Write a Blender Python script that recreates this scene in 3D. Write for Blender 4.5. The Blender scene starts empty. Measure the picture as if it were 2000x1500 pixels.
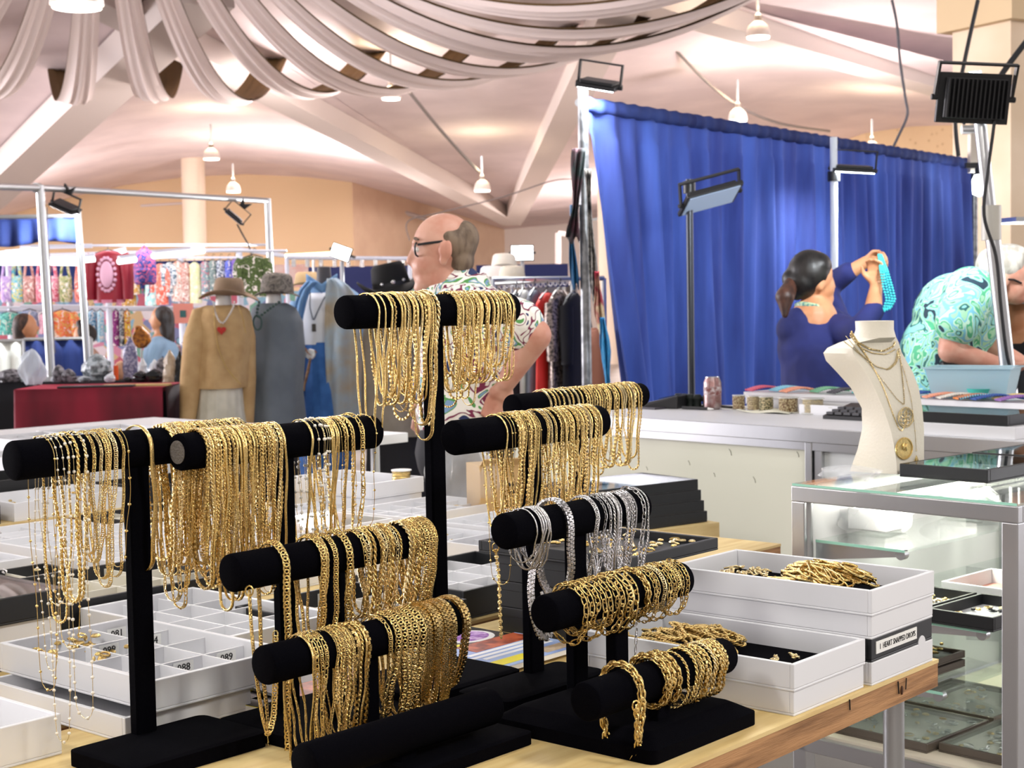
import bpy, math, random
import numpy as np
from mathutils import Vector, Matrix
random.seed(7)
rnd = random.uniform
SC = bpy.context.scene
COL = SC.collection
R = math.radians
PI = math.pi

# ------------------------------------------------------------------ camera, world, lights, exposure
F = 3000.0                       # focal length in pixels of the 2000x1500 frame
CAM = Vector((0, 0, 1.42))
PITCH, ROLL = R(3.15), R(1.0)
_f = Vector((0, math.cos(PITCH), -math.sin(PITCH)))
_r0 = Vector((1, 0, 0)); _u0 = Vector((0, math.sin(PITCH), math.cos(PITCH)))
_up = _u0*math.cos(ROLL) + _r0*math.sin(ROLL)
_rt = _r0*math.cos(ROLL) - _u0*math.sin(ROLL)
cam = bpy.data.cameras.new('camera'); camo = bpy.data.objects.new('camera', cam); COL.objects.link(camo)
cam.lens = F/2000*36; cam.sensor_width = 36; cam.clip_start = .05; cam.clip_end = 300
m3 = Matrix((_rt, _up, -_f)).transposed()
camo.matrix_world = Matrix.Translation(CAM) @ m3.to_4x4()
cam.dof.use_dof = True; cam.dof.focus_distance = 2.3; cam.dof.aperture_fstop = 14
SC.camera = camo
vs = SC.view_settings
vs.view_transform = 'Standard'; vs.look = 'None'; vs.gamma = 1; vs.use_curve_mapping = False
vs.exposure = 0.0
SC.cycles.use_denoising = True
SC.cycles.max_bounces = 7
SC.cycles.caustics_reflective = False; SC.cycles.caustics_refractive = False
W = bpy.data.worlds.new('hall_air'); SC.world = W; W.use_nodes = True
W.node_tree.nodes['Background'].inputs[0].default_value = (1.0, .93, .90, 1)
W.node_tree.nodes['Background'].inputs[1].default_value = 0.5
def area(loc, to, size, power, col=(1, 1, 1), sy=None, spread=180):
    l = bpy.data.lights.new('lamp_light', 'AREA'); l.energy = power; l.color = col; l.size = size
    l.spread = R(spread)
    if sy: l.shape = 'RECTANGLE'; l.size_y = sy
    o = bpy.data.objects.new('lamp_light', l); COL.objects.link(o); o.location = loc
    d = Vector(to)-Vector(loc); o.rotation_euler = d.to_track_quat('-Z', 'Y').to_euler()
    return o
# unseen area lights added overhead to light the jewellery tables; no fixtures modelled
area((1.5, 1.0, 2.75), (.15, 2.2, .9), .35, 34, (1, .96, .88))
area((-1.5, 1.3, 2.8), (-.4, 2.6, .9), .35, 24, (1, .96, .88))
area((.3, 4.3, 2.9), (.1, 2.6, .8), .4, 20, (.95, .98, 1))
# bodiless point lights added across the hall to brighten its walls and ceiling
def point(loc, power, col=(1, .89, .86), r=.3):
    l = bpy.data.lights.new('lamp_light', 'POINT'); l.energy = power; l.color = col; l.shadow_soft_size = r
    o = bpy.data.objects.new('lamp_light', l); COL.objects.link(o); o.location = loc; return o
for lx, ly, lz, pw in ((-6, 3, 4.6, 160), (6, 3, 4.6, 160), (0, -5, 4.8, 200), (-9, 12, 4.6, 230), (9, 11, 4.6, 230), (-1, 11.5, 4.3, 200), (-12, 22, 4.3, 320), (-3, 23, 3.9, 320), (5, 24, 4.0, 320), (13, 20, 4.2, 320), (-12, 34, 3.9, 420), (-4, 34, 3.8, 420), (3, 38, 3.6, 420)):
    point((lx, ly, lz-.5), pw*1.25)
# large unseen area lights added left and right to brighten the hall
area((-24, 16, 3), (0, 18, 2.5), 16, 6600, (.98, .94, 1), 5)
area((26, 14, 3), (0, 18, 2.5), 14, 1700, (.98, .95, 1), 5)

# ------------------------------------------------------------------ helpers
def ray(px, py): return _f + _rt*((px-1000)/F) + _up*((750-py)/F)
def at(px, py, D):
    d = ray(px, py); return CAM + d*(D/d.y)
def on(px, py, z):
    d = ray(px, py); return CAM + d*((z-CAM.z)/d.z)
TH = R(49)
UX, UY = math.cos(TH), math.sin(TH)
def UV(u, v, z=0.0): return Vector((UX*u-UY*v, UY*u+UX*v, z))
def toUV(p): return (UX*p[0]+UY*p[1], -UY*p[0]+UX*p[1])

MATS = {}
def rgb(c):
    if isinstance(c, str):
        c = c.lstrip('#'); c = [int(c[i:i+2], 16)/255 for i in (0, 2, 4)]
        c = [x/12.92 if x <= .04045 else ((x+.055)/1.055)**2.4 for x in c]
    return (c[0], c[1], c[2], 1)
def mat(name, col, rough=.5, metal=0.0, col2=None, scale=8., detail=3., bump=0., bscale=60., kind='noise', emit=0., trans=0., sheen=0., stretch=None, alpha=1., lo=.4, hi=.6, cols=None, ior=1.45, spec=None):
    if name in MATS: return MATS[name]
    m = bpy.data.materials.new(name); m.use_nodes = True
    n = m.node_tree.nodes; L = m.node_tree.links; b = n['Principled BSDF']
    b.inputs['Base Color'].default_value = rgb(col); b.inputs['Roughness'].default_value = rough; b.inputs['Metallic'].default_value = metal
    b.inputs['IOR'].default_value = ior
    if spec is not None: b.inputs['Specular IOR Level'].default_value = spec
    if trans: b.inputs['Transmission Weight'].default_value = trans
    if alpha < 1: b.inputs['Alpha'].default_value = alpha
    if sheen:
        b.inputs['Sheen Weight'].default_value = sheen; b.inputs['Sheen Roughness'].default_value = .35
        b.inputs['Sheen Tint'].default_value = rgb(col)
    if emit:
        b.inputs['Emission Color'].default_value = rgb(col); b.inputs['Emission Strength'].default_value = emit
    tc = None
    def coords(st=None):
        nonlocal tc
        if tc is None: tc = n.new('ShaderNodeTexCoord')
        mp = n.new('ShaderNodeMapping'); L.new(tc.outputs['Object'], mp.inputs[0])
        if st: mp.inputs['Scale'].default_value = st
        return mp.outputs[0]
    if cols or col2:
        cr = n.new('ShaderNodeValToRGB')
        if kind == 'noise':
            t = n.new('ShaderNodeTexNoise'); t.inputs['Scale'].default_value = scale; t.inputs['Detail'].default_value = detail; o = t.outputs['Fac']
        elif kind == 'voronoi':
            t = n.new('ShaderNodeTexVoronoi'); t.inputs['Scale'].default_value = scale; o = t.outputs['Color']
            s = n.new('ShaderNodeSeparateColor'); L.new(o, s.inputs[0]); o = s.outputs[0]
        elif kind == 'dots':
            t = n.new('ShaderNodeTexVoronoi'); t.inputs['Scale'].default_value = scale; o = t.outputs['Distance']
        elif kind == 'wave':
            t = n.new('ShaderNodeTexWave'); t.inputs['Scale'].default_value = scale; t.inputs['Distortion'].default_value = detail; t.inputs['Detail'].default_value = 2; o = t.outputs['Fac']
        elif kind == 'leaf':
            t = n.new('ShaderNodeTexNoise'); t.inputs['Scale'].default_value = scale; t.inputs['Detail'].default_value = 1.5; t.inputs['Distortion'].default_value = 1.6; o = t.outputs['Fac']
        elif kind == 'brick':
            t = n.new('ShaderNodeTexBrick'); t.inputs['Scale'].default_value = scale; o = t.outputs['Fac']
            t.inputs['Mortar Size'].default_value = .012
        L.new(coords(stretch), t.inputs['Vector']); L.new(o, cr.inputs[0]); L.new(cr.outputs[0], b.inputs['Base Color'])
        e = cr.color_ramp.elements
        if cols:
            cr.color_ramp.interpolation = 'CONSTANT' if kind in ('voronoi', 'leaf') else 'LINEAR'
            a0, a1 = (.3, .7) if kind == 'leaf' else (0, 1)
            k = len(cols); e[0].color = rgb(cols[0]); e[0].position = 0; e[1].color = rgb(cols[1]); e[1].position = a0+(a1-a0)/k
            for i in range(2, k): x = e.new(a0+(a1-a0)*i/k); x.color = rgb(cols[i])
        else:
            e[0].color = rgb(col); e[1].color = rgb(col2); e[0].position = lo; e[1].position = hi
    if bump:
        bt = n.new('ShaderNodeTexNoise'); bt.inputs['Scale'].default_value = bscale; bt.inputs['Detail'].default_value = 3
        L.new(coords(stretch), bt.inputs['Vector'])
        bn = n.new('ShaderNodeBump'); bn.inputs['Strength'].default_value = bump; bn.inputs['Distance'].default_value = .01
        L.new(bt.outputs['Fac'], bn.inputs['Height']); L.new(bn.outputs[0], b.inputs['Normal'])
    MATS[name] = m
    return m

def put(o, name=None, parent=None):
    COL.objects.link(o)
    if parent is not None: o.parent = parent
    return o
def tag(o, label=None, cat=None, group=None, kind=None):
    if label: o['label'] = label
    if cat: o['category'] = cat
    if group: o['group'] = group
    if kind: o['kind'] = kind
    return o
def thing(name, label, cat, loc=(0, 0, 0), rz=0., group=None):
    o = bpy.data.objects.new(name, None); o.empty_display_size = .05; COL.objects.link(o)
    o.location = loc; o.rotation_euler = (0, 0, rz)
    return tag(o, label, cat, group)
class MB:
    def __init__(s): s.v = []; s.f = []; s.mi = []
    def add(s, vs_, fs, mi=0):
        k = len(s.v); s.v.extend([tuple(p) for p in vs_]); s.f.extend([tuple(i+k for i in f) for f in fs]); s.mi.extend([mi]*len(fs)); return s
    def box(s, c, d, rz=0., mi=0, M=None):
        x, y, z = d[0]/2, d[1]/2, d[2]/2; cs, sn = math.cos(rz), math.sin(rz); vv = []
        for a, b, e in ((-x, -y, -z), (x, -y, -z), (x, y, -z), (-x, y, -z), (-x, -y, z), (x, -y, z), (x, y, z), (-x, y, z)):
            if M is not None: p = M @ Vector((a, b, e)); vv.append((p.x+c[0], p.y+c[1], p.z+c[2]))
            else: vv.append((c[0]+a*cs-b*sn, c[1]+a*sn+b*cs, c[2]+e))
        return s.add(vv, ((0, 3, 2, 1), (4, 5, 6, 7), (0, 1, 5, 4), (1, 2, 6, 5), (2, 3, 7, 6), (3, 0, 4, 7)), mi)
    def bx(s, x0, x1, y0, y1, z0, z1, mi=0): return s.box(((x0+x1)/2, (y0+y1)/2, (z0+z1)/2), (x1-x0, y1-y0, z1-z0), 0, mi)
    def rings(s, rs, closed=False, caps=True, mi=0):
        n = len(rs[0]); k = len(s.v)
        for r_ in rs: s.v.extend([tuple(p) for p in r_])
        m = len(rs); fs = []
        for i in range(m if closed else m-1):
            a, b = k+i*n, k+((i+1) % m)*n
            for j in range(n):
                j2 = (j+1) % n; fs.append((a+j, a+j2, b+j2, b+j))
        if caps and not closed:
            fs.append(tuple(range(k+n-1, k-1, -1))); fs.append(tuple(range(k+(m-1)*n, k+m*n)))
        s.f.extend(fs); s.mi.extend([mi]*len(fs)); return s
    def tube(s, path, r, n=8, closed=False, mi=0, flat=1.):
        P = [Vector(p) for p in path]; m = len(P); rs = []; ref = None
        for i in range(m):
            a = P[(i-1) % m] if (closed or i > 0) else P[i]; b = P[(i+1) % m] if (closed or i < m-1) else P[i]
            t = (b-a).normalized()
            if ref is None: ref = Vector((0, 0, 1)) if abs(t.z) < .9 else Vector((1, 0, 0))
            x = t.cross(ref).normalized(); y = x.cross(t).normalized(); ref = y
            rr = r[i] if hasattr(r, '__len__') else r
            rs.append([P[i]+x*(math.cos(2*PI*j/n)*rr)+y*(math.sin(2*PI*j/n)*rr*flat) for j in range(n)])
        return s.rings(rs, closed, True, mi)
    def cyl(s, p0, p1, r0, r1=None, n=16, mi=0): return s.tube([p0, p1], [r0, r0 if r1 is None else r1], n, False, mi)
    def lathe(s, prof, n=20, c=(0, 0, 0), mi=0, sx=1., sy=1., fold=None):
        rs = []
        for q in prof:
            r_, z = q[0], q[1]; ox = q[2] if len(q) > 2 else 0; oy = q[3] if len(q) > 3 else 0
            rs.append([(c[0]+ox+math.cos(2*PI*j/n)*r_*sx*(1+(fold(2*PI*j/n, z) if fold else 0)), c[1]+oy+math.sin(2*PI*j/n)*r_*sy*(1+(fold(2*PI*j/n, z) if fold else 0)), c[2]+z) for j in range(n)])
        return s.rings(rs, False, True, mi)
    def shell(s, rs, n=24, mi=0, fold=0., k=7, ph=0., caps=True):     # rings: z, rx, ry, cx, cy
        out = []
        for i, q in enumerate(rs):
            z, rx, ry = q[:3]; cx = q[3] if len(q) > 3 else 0; cy = q[4] if len(q) > 4 else 0; g = q[5] if len(q) > 5 else 1
            out.append([(cx+rx*math.cos(a)*(1+fold*g*math.sin(k*a+ph+i*.13)), cy+ry*math.sin(a)*(1+fold*g*math.sin(k*a+ph+i*.13)), z) for a in [2*PI*j/n for j in range(n)]])
        return s.rings(out, False, caps, mi)
    def prism(s, poly, z0, z1, mi=0):
        n = len(poly); k = len(s.v)
        s.v.extend([(p[0], p[1], z0) for p in poly]); s.v.extend([(p[0], p[1], z1) for p in poly])
        fs = [tuple(range(k+n-1, k-1, -1)), tuple(range(k+n, k+2*n))]+[(k+i, k+(i+1) % n, k+n+(i+1) % n, k+n+i) for i in range(n)]
        s.f.extend(fs); s.mi.extend([mi]*len(fs)); return s
    def vprism(s, poly, y0, y1, mi=0):          # outline in x,z extruded along y
        n = len(poly); k = len(s.v)
        s.v.extend([(p[0], y0, p[1]) for p in poly]); s.v.extend([(p[0], y1, p[1]) for p in poly])
        fs = [tuple(range(k, k+n)), tuple(range(k+2*n-1, k+n-1, -1))]+[(k+(i+1) % n, k+i, k+n+i, k+n+(i+1) % n) for i in range(n)]
        s.f.extend(fs); s.mi.extend([mi]*len(fs)); return s
    def ell(s, c, r, n=12, m=8, mi=0, M=None):
        rs = []
        for i in range(1, m):
            a = PI*i/m; row = []
            for j in range(n):
                b = 2*PI*j/n; p = Vector((math.sin(a)*math.cos(b)*r[0], math.sin(a)*math.sin(b)*r[1], -math.cos(a)*r[2]))
                if M is not None: p = M @ p
                row.append((c[0]+p.x, c[1]+p.y, c[2]+p.z))
            rs.append(row)
        k = len(s.v); s.rings(rs, False, False, mi)
        p0 = Vector((0, 0, -r[2])); p1 = Vector((0, 0, r[2]))
        if M is not None: p0 = M @ p0; p1 = M @ p1
        kk = len(s.v); s.v.append((c[0]+p0.x, c[1]+p0.y, c[2]+p0.z)); s.v.append((c[0]+p1.x, c[1]+p1.y, c[2]+p1.z))
        e = k+(m-2)*n
        for j in range(n):
            s.f.append((k+(j+1) % n, k+j, kk)); s.f.append((e+j, e+(j+1) % n, kk+1)); s.mi.extend([mi, mi])
        return s
    def grid(s, fn, nu, nv, mi=0):
        s.add([fn(i/nu, j/nv) for j in range(nv+1) for i in range(nu+1)], [(j*(nu+1)+i, j*(nu+1)+i+1, (j+1)*(nu+1)+i+1, (j+1)*(nu+1)+i) for j in range(nv) for i in range(nu)], mi); return s
    def mesh(s, name, mats, smooth=35):
        me = bpy.data.meshes.new(name); me.from_pydata(s.v, [], s.f)
        for m in (mats if isinstance(mats, (list, tuple)) else [mats]): me.materials.append(m)
        if any(s.mi): me.polygons.foreach_set('material_index', s.mi)
        if smooth:
            me.polygons.foreach_set('use_smooth', [True]*len(s.f)); me.set_sharp_from_angle(angle=R(smooth))
        me.update(); return me
    def build(s, name, mats, parent=None, loc=None, rz=0., smooth=35, bevel=0., solid=0.):
        o = bpy.data.objects.new(name, s.mesh(name, mats, smooth)); put(o, parent=parent)
        if loc is not None: o.location = loc
        if rz: o.rotation_euler = (0, 0, rz)
        if solid:
            q = o.modifiers.new('thick', 'SOLIDIFY'); q.thickness = solid; q.offset = 0
        if bevel:
            q = o.modifiers.new('bevel', 'BEVEL'); q.width = bevel; q.segments = 2; q.limit_method = 'ANGLE'
        return o
def text(body, size, m, loc, rot, parent=None, name='lettering', ext=.0004, align='CENTER', sx=1.):
    c = bpy.data.curves.new(name, 'FONT'); c.body = body; c.size = size; c.extrude = ext; c.align_x = align; c.align_y = 'CENTER'; c.resolution_u = 2
    tmp = bpy.data.objects.new('tmp', c); me = bpy.data.meshes.new_from_object(tmp); bpy.data.objects.remove(tmp); bpy.data.curves.remove(c)
    me.materials.clear(); me.materials.append(m); o = bpy.data.objects.new(name, me); put(o, parent=parent); o.location = loc; o.rotation_euler = rot; o.scale = (sx, 1, 1); return o
ORD = 'first second third fourth fifth sixth seventh eighth ninth tenth eleventh twelfth thirteenth fourteenth fifteenth sixteenth seventeenth eighteenth nineteenth twentieth'.split()
TENS = {20: 'twenty', 30: 'thirty', 40: 'forty', 50: 'fifty', 60: 'sixty'}
def ordinal(i):                  # i from 0
    k = i+1
    if k <= 20: return ORD[i]
    t, o = divmod(k, 10)
    return ('thirtieth' if t == 3 else 'fortieth' if t == 4 else 'fiftieth' if t == 5 else 'sixtieth') if o == 0 else TENS[t*10]+'-'+ORD[o-1]
def copy_tree(o, loc=None, rz=None, label=None, parent=None):
    c = o.copy(); COL.objects.link(c); c.parent = parent
    if loc is not None: c.location = loc
    if rz is not None: c.rotation_euler = (0, 0, rz)
    if label: c['label'] = label
    for ch in list(o.children): copy_tree(ch, parent=c)
    return c

# materials used widely
velvet = mat('black_velvet', (.0016, .0016, .003), .95, sheen=.02, bump=.3, bscale=900, spec=.04)
black = mat('black_card', (.012, .013, .015), .45)
white = mat('white_lacquer', (.74, .745, .77), .45)
cream = mat('cream_lining', (.72, .69, .6), .7)
alu = mat('brushed_aluminium', (.62, .63, .65), .32, 1, bump=.02, bscale=200, stretch=(1, 1, .1))
steel = mat('galvanised_pipe', (.50, .51, .52), .38, 1, bump=.05, bscale=40)
def thin_glass(name, col, rough=.02, ior=1.5):
    m = bpy.data.materials.new(name); m.use_nodes = True; n = m.node_tree.nodes; L = m.node_tree.links; n.remove(n['Principled BSDF'])
    t = n.new('ShaderNodeBsdfTransparent'); t.inputs[0].default_value = rgb(col); g = n.new('ShaderNodeBsdfGlossy'); g.inputs['Roughness'].default_value = rough
    lw = n.new('ShaderNodeLayerWeight'); lw.inputs[0].default_value = .5; pw = n.new('ShaderNodeMath'); pw.operation = 'POWER'; pw.inputs[1].default_value = 4; L.new(lw.outputs['Facing'], pw.inputs[0]); f = n.new('ShaderNodeMath'); f.operation = 'MULTIPLY_ADD'; f.inputs[1].default_value = .6; f.inputs[2].default_value = .04; L.new(pw.outputs[0], f.inputs[0]); x = n.new('ShaderNodeMixShader')
    L.new(f.outputs[0], x.inputs[0]); L.new(t.outputs[0], x.inputs[1]); L.new(g.outputs[0], x.inputs[2]); L.new(x.outputs[0], n['Material Output'].inputs[0]); MATS[name] = m; return m
glass = thin_glass('clear_glass', (.95, .985, .965))
glassedge = mat('green_glass_edge', (.35, .68, .54), .15)
gold = mat('polished_gold', (.80, .59, .235), .2, 1, bump=.25, bscale=500)
golds = mat('satin_gold', (.60, .42, .155), .28, 1, bump=.3, bscale=500)
paleg = mat('pale_gold', (.84, .68, .37), .22, 1, bump=.25, bscale=500)
silver = mat('silver', (.62, .61, .61), .22, 1, bump=.25, bscale=500)
pearl = mat('pearl', (.85, .80, .70), .25)
wood = mat('plywood', '#e2c98f', .55, col2='#cbaa6c', scale=5, detail=5, stretch=(1, 9, 9), lo=.35, hi=.75, bump=.05)
woodedge = mat('plywood_edge', '#b5875a', .7, col2='#7d5734', scale=9, detail=6, stretch=(.6, 6, 9), lo=.4, hi=.7, bump=.2)
ink = mat('black_ink', (.01, .01, .01), .6)
paper = mat('paper_white', (.85, .85, .82), .7)
# ------------------------------------------------------------------ the hall: floor, walls, ceiling
ceilm = mat('ceiling_plaster', '#efdfe0', .9, col2='#e4d4d6', scale=.8, detail=6, bump=.35, bscale=5)
beamm = mat('beam_paint', '#d8ccc6', .85)
brickm = mat('tan_brick', '#e2c6a2', .85, col2='#d8bb96', kind='brick', scale=2.5, stretch=(1, 1, 1.2))
wallp = mat('peach_wall', '#ecceb2', .85, col2='#e6c6aa', scale=1.5)
MB().bx(-40, 40, -12, 60, -.1, 0).build('floor', mat('concrete_floor', '#a9a29a', .5, col2='#938c85', scale=1.3)).__setitem__('kind', 'structure')
def structure(name, verts, faces, m, solid=0.):
    o = MB().add(verts, faces).build(name, m, smooth=75 if name == 'ceiling' else 0, solid=solid); o['kind'] = 'structure'; return o
def g0(p): return Vector((p.x, p.y, 0))
arch = [(-420, 520), (-200, 478), (0, 425), (120, 390), (240, 362), (360, 346), (480, 340), (600, 346), (688, 356)]
AP = [at(x, y, 42) for x, y in arch]
def wallpoly(name, pts, m):
    n = len(pts); structure(name, [g0(p) for p in pts]+list(pts), [(i, i+1, n+i+1, n+i) for i in range(n-1)], m)
wallpoly('wall_back', AP, brickm)
c2 = at(985, 448, 50); c3 = at(1120, 436, 50)
wallpoly('wall_back_right', [AP[-1], at(840, 402, 46), c2], wallp)
wallpoly('wall_far', [c2, c3, at(1400, 400, 48)], mat('far_plaster', '#e9dcd2', .9))
# pegboard wall right of the curtain
wr = [at(1380, 372, 40), at(1500, 330, 38), at(1600, 290, 36), at(1690, 260, 34), at(1780, 247, 33), at(1900, 243, 32), at(2300, 236, 30)]
wallpoly('wall_right', wr, mat('pegboard', '#e2c49c', .8, kind='dots', cols=['#b9966c', '#dfc29a', '#e2c69e', '#e2c69e', '#e2c69e'], scale=6))
# ceiling facets
V1 = at(1000, 416, 42); HL = at(400, -60, 19); HR = at(140, -60, 19); P2 = at(1235, -80, 19)
LB = at(-150, 475, 36)
pts = AP+[at(840, 402, 46), c2, V1]
hub = at(270, -60, 19)
structure('ceiling', [hub]+pts, [(0, i+1, i) for i in range(2, len(pts))]+[(0, 2, 1)], ceilm)
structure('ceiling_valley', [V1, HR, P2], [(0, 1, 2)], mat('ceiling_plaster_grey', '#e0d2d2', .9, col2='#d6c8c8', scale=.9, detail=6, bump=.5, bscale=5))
BR0, BR1 = at(1230, -40, 20), at(2150, 240, 33)
structure('ceiling_right', [V1, c2, c3]+wr+[BR1, BR0, P2], [(0, 1, 2), (0, 2, 3), (0, 3, 4), (0, 4, 5), (0, 5, 12), (5, 6, 12), (6, 7, 12), (7, 11, 12), (7, 8, 11), (8, 9, 11), (9, 10, 11)], ceilm)
structure('ceiling_near', [BR0, BR1, at(2500, 100, 28), at(1500, -400, 12), at(200, -500, 12), P2, HR, at(-400, -300, 14), LB, HL], [(0, 1, 2, 3), (0, 3, 4, 5), (5, 4, 6), (6, 4, 7), (6, 7, 8, 9)], ceilm)
def beam(name, a, b, w, h):
    d = (b-a).normalized(); x = d.cross(Vector((0, 0, 1))).normalized(); y = x.cross(d)
    mb = MB(); mb.rings([[p+x*sx*w/2-y*sy*h for sx, sy in ((-1, 0), (1, 0), (1, 1), (-1, 1))] for p in (a, b)])
    o = mb.build(name, beamm, smooth=0); o['kind'] = 'structure'; return o
beam('trim_1', HR, V1, .5, .34); beam('trim_2', P2, V1, .5, .34); beam('trim_3', HL, LB, .7, .45); beam('trim_4', BR0, BR1, .5, .34)
# round columns
colm = mat('column_paint', '#e0cdb9', .8)
for nm, px, D, wpx in (('column_left', 379, 38, 45), ('column_middle', 1191, 33, 48)):
    p = at(px, 400, D); r = wpx/2*D/F; o = MB().cyl((p.x, p.y, 0), (p.x, p.y, 7.2), r*.98, r*1.02, 24).build(nm, colm); o['kind'] = 'structure'
p = at(1958, 400, 12.5)
o = MB().box((0, 0, 2.6), (.62, .62, 5.2)).build('column_right', mat('column_tan', '#dcc7ae', .8, col2='#cfb89c', scale=1.2), loc=(p.x+.14, p.y+.3, 0), rz=R(30)); o['kind'] = 'structure'
o = MB().box((0, 0, 0), (.8, .8, .3)).build('trim_5', mat('column_cap', '#c9b08c', .8), loc=(p.x+.14, p.y+.3, 3.72), rz=R(30)); o['kind'] = 'structure'
# conduit frames and the small door on the peach wall
con = mat('grey_conduit', '#cfc3c0', .5)
mb = MB()
def wl(a, b, r=.07): mb.cyl(at(*a), at(*b), r, n=6)
wl((690, 385, 43.3), (690, 530, 43.3)); wl((690, 385, 43.3), (832, 428, 45.3)); wl((740, 400, 43.9), (740, 435, 43.9)); wl((783, 414, 44.6), (783, 500, 44.6)); wl((700, 500, 43.3), (790, 505, 44.5)); wl((720, 435, 43.7), (720, 500, 43.7)); wl((720, 436, 43.7), (764, 441, 44.3)); wl((764, 441, 44.3), (764, 503, 44.3))
wl((1090, 455, 40), (1090, 640, 40), .09); wl((1090, 455, 40), (1125, 460, 40))
o = mb.build('trim_6', con); o['kind'] = 'structure'
o = MB().add([at(723, 440, 43.6), at(762, 444, 44.1), at(762, 500, 44.1), at(723, 497, 43.6), at(723, 440, 43.9), at(762, 444, 44.4), at(762, 500, 44.4), at(723, 497, 43.9)], [(0, 1, 2, 3), (7, 6, 5, 4), (0, 4, 5, 1), (1, 5, 6, 2), (2, 6, 7, 3), (3, 7, 4, 0)]).build('door_1', mat('orange_panel', '#eeb088', .7)); o['kind'] = 'structure'
# pipe and wires on the left wall
o = MB().tube([at(275, 402, 41.6), at(372, 396, 41.6), at(372, 434, 41.6)], .035, 6).build('trim_7', con); o['kind'] = 'structure'

# ------------------------------------------------------------------ ceiling drapes
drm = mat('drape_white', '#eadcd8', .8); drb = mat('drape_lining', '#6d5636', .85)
hc = at(205, 100, 16); hc.z = 0
NS = 31
def drape(k):
    a = 2*PI*(k+.35)/NS; dx, dy = math.sin(a), math.cos(a); px_, py_ = dy, -dx
    R0, R1, zh, zr, zl = .9, 8.8, 6.3, 6.0, 4.18+rnd(-.06, .06); w0, w1 = .11, .23
    N = 44; NW = 10; pts_ = []
    for i in range(N+1):
        t = i/N; r_ = R0+(R1-R0)*t
        s = math.sin(PI*t)**.8; z = zh*(1-t)+zr*t; z = z-(z-zl)*s
        w = w0+(w1-w0)*min(1, t*1.9)
        row = []
        for j in range(NW+1):
            q = j/NW*2-1; c = w*q; zz = z+.07*q*q*s+.018*math.sin(j*2.4+k)*1.0
            row.append((hc.x+dx*r_+px_*c, hc.y+dy*r_+py_*c, zz))
        pts_.append(row)
    root = thing('ceiling_drape', None, 'drape')
    for nm, off, m in (('outer_fabric', 0, drm), ('lining', .025, drb)):  # white strip with a brown sheet just above it
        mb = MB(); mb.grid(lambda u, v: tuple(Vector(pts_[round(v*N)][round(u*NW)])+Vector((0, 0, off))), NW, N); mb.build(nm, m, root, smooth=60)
    return root
ks = [k for k in range(-8, 11)]
for i, k in enumerate(ks):
    d = drape(k); tag(d, 'white swagged ceiling drape, %s of the fan counted from the left' % ordinal(i), 'drape', 'ceiling drapes fanning from the centre')
MB().lathe([(1.0, 0), (1.05, .25), (.9, .3), (.2, .35)], 28).build('trim_8', mat('hub_dark', '#4c4644', .8), loc=(hc.x, hc.y, 6.1)).__setitem__('kind', 'structure')

# pendant lamps
lampm = mat('lamp_white_shade', '#e9ded6', .4); bulb = mat('lamp_glow', (1, .93, .8), .5, emit=9)
def pendant(px, py, wpx, D, label, up):
    r_ = wpx/2*D/F; p = at(px, py, D)
    t = thing('pendant_lamp', label, 'lamp', p, 0, 'dome pendant lamps under the hall ceiling')
    MB().lathe([(r_, -.0), (r_*.96, r_*.35), (r_*.8, r_*.85), (r_*.45, r_*1.15), (r_*.3, r_*1.25)], 20).build('shade', lampm, t)
    MB().lathe([(r_*.3, r_*1.25), (r_*.3, r_*1.7), (r_*.12, r_*1.9)], 12).build('socket', mat('socket_grey', '#9a8f86', .4, .5), t)
    MB().lathe([(r_*.9, -.02), (r_*.86, .01)], 20).build('bulb', bulb, t)
    MB().cyl((0, 0, r_*1.9), (0, 0, r_*1.9+up), .02, n=6).build('stem', steel, t)
    l = bpy.data.lights.new('lamp_light', 'POINT'); l.energy = 40; l.color = (1, .82, .55); l.shadow_soft_size = .1
    lo = bpy.data.objects.new('lamp_light', l); put(lo); lo.location = p+Vector((0, 0, r_*2.6))
pendant(1481, 72, 48, 20, 'white dome pendant lamp near the top right of the ceiling', .3)
pendant(1441, 235, 38, 25, 'white dome pendant lamp above the middle of the blue curtain', .35)
pendant(1703, 296, 32, 28, 'pale dome pendant lamp just behind the right half of the curtain', .3)
pendant(942, 372, 33, 30, 'white dome pendant lamp beside the V of the ceiling beams', .35)
pendant(764, 192, 38, 23, 'dome pendant lamp half hidden under the lowest drapes', .6)
pendant(413, 310, 33, 30, 'white dome pendant lamp beside the left round column', .35)
pendant(456, 374, 29, 34, 'small dome pendant lamp lowest on the tan brick wall', .3)
pendant(150, 10, 104, 10, 'large bright lamp cut off by the top left edge among drapes', .4)
def cord(name, pts, r_, m, label, cat='cable', n=6):
    P = [Vector(p) for p in pts]; out = []
    for i in range(len(P)-1):
        p0, p1, p2, p3 = P[max(0, i-1)], P[i], P[i+1], P[min(len(P)-1, i+2)]
        for q in range(6):
            t = q/6; out.append(.5*((2*p1)+(p2-p0)*t+(2*p0-5*p1+4*p2-p3)*t*t+(3*p1-p0-3*p2+p3)*t**3))
    out.append(P[-1]); o = MB().tube(out, r_, n).build(name, m)
    return tag(o, label, cat)
blackp = mat('black_plastic', (.015, .015, .017), .4)
greyc = mat('grey_cord', '#6f6663', .6)
cord('lamp_cable', [at(1300, 75, 24), at(1370, 150, 25), at(1440, 205, 25.4), at(1520, 240, 27), at(1620, 256, 29)], .025, greyc, 'dark cable swooping past the pendant above the curtain')
cord('lamp_conduit', [at(800, 180, 24), at(870, 265, 27), at(935, 335, 30)], .03, greyc, 'thin straight conduit running down to the pendant by the V beams')
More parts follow.
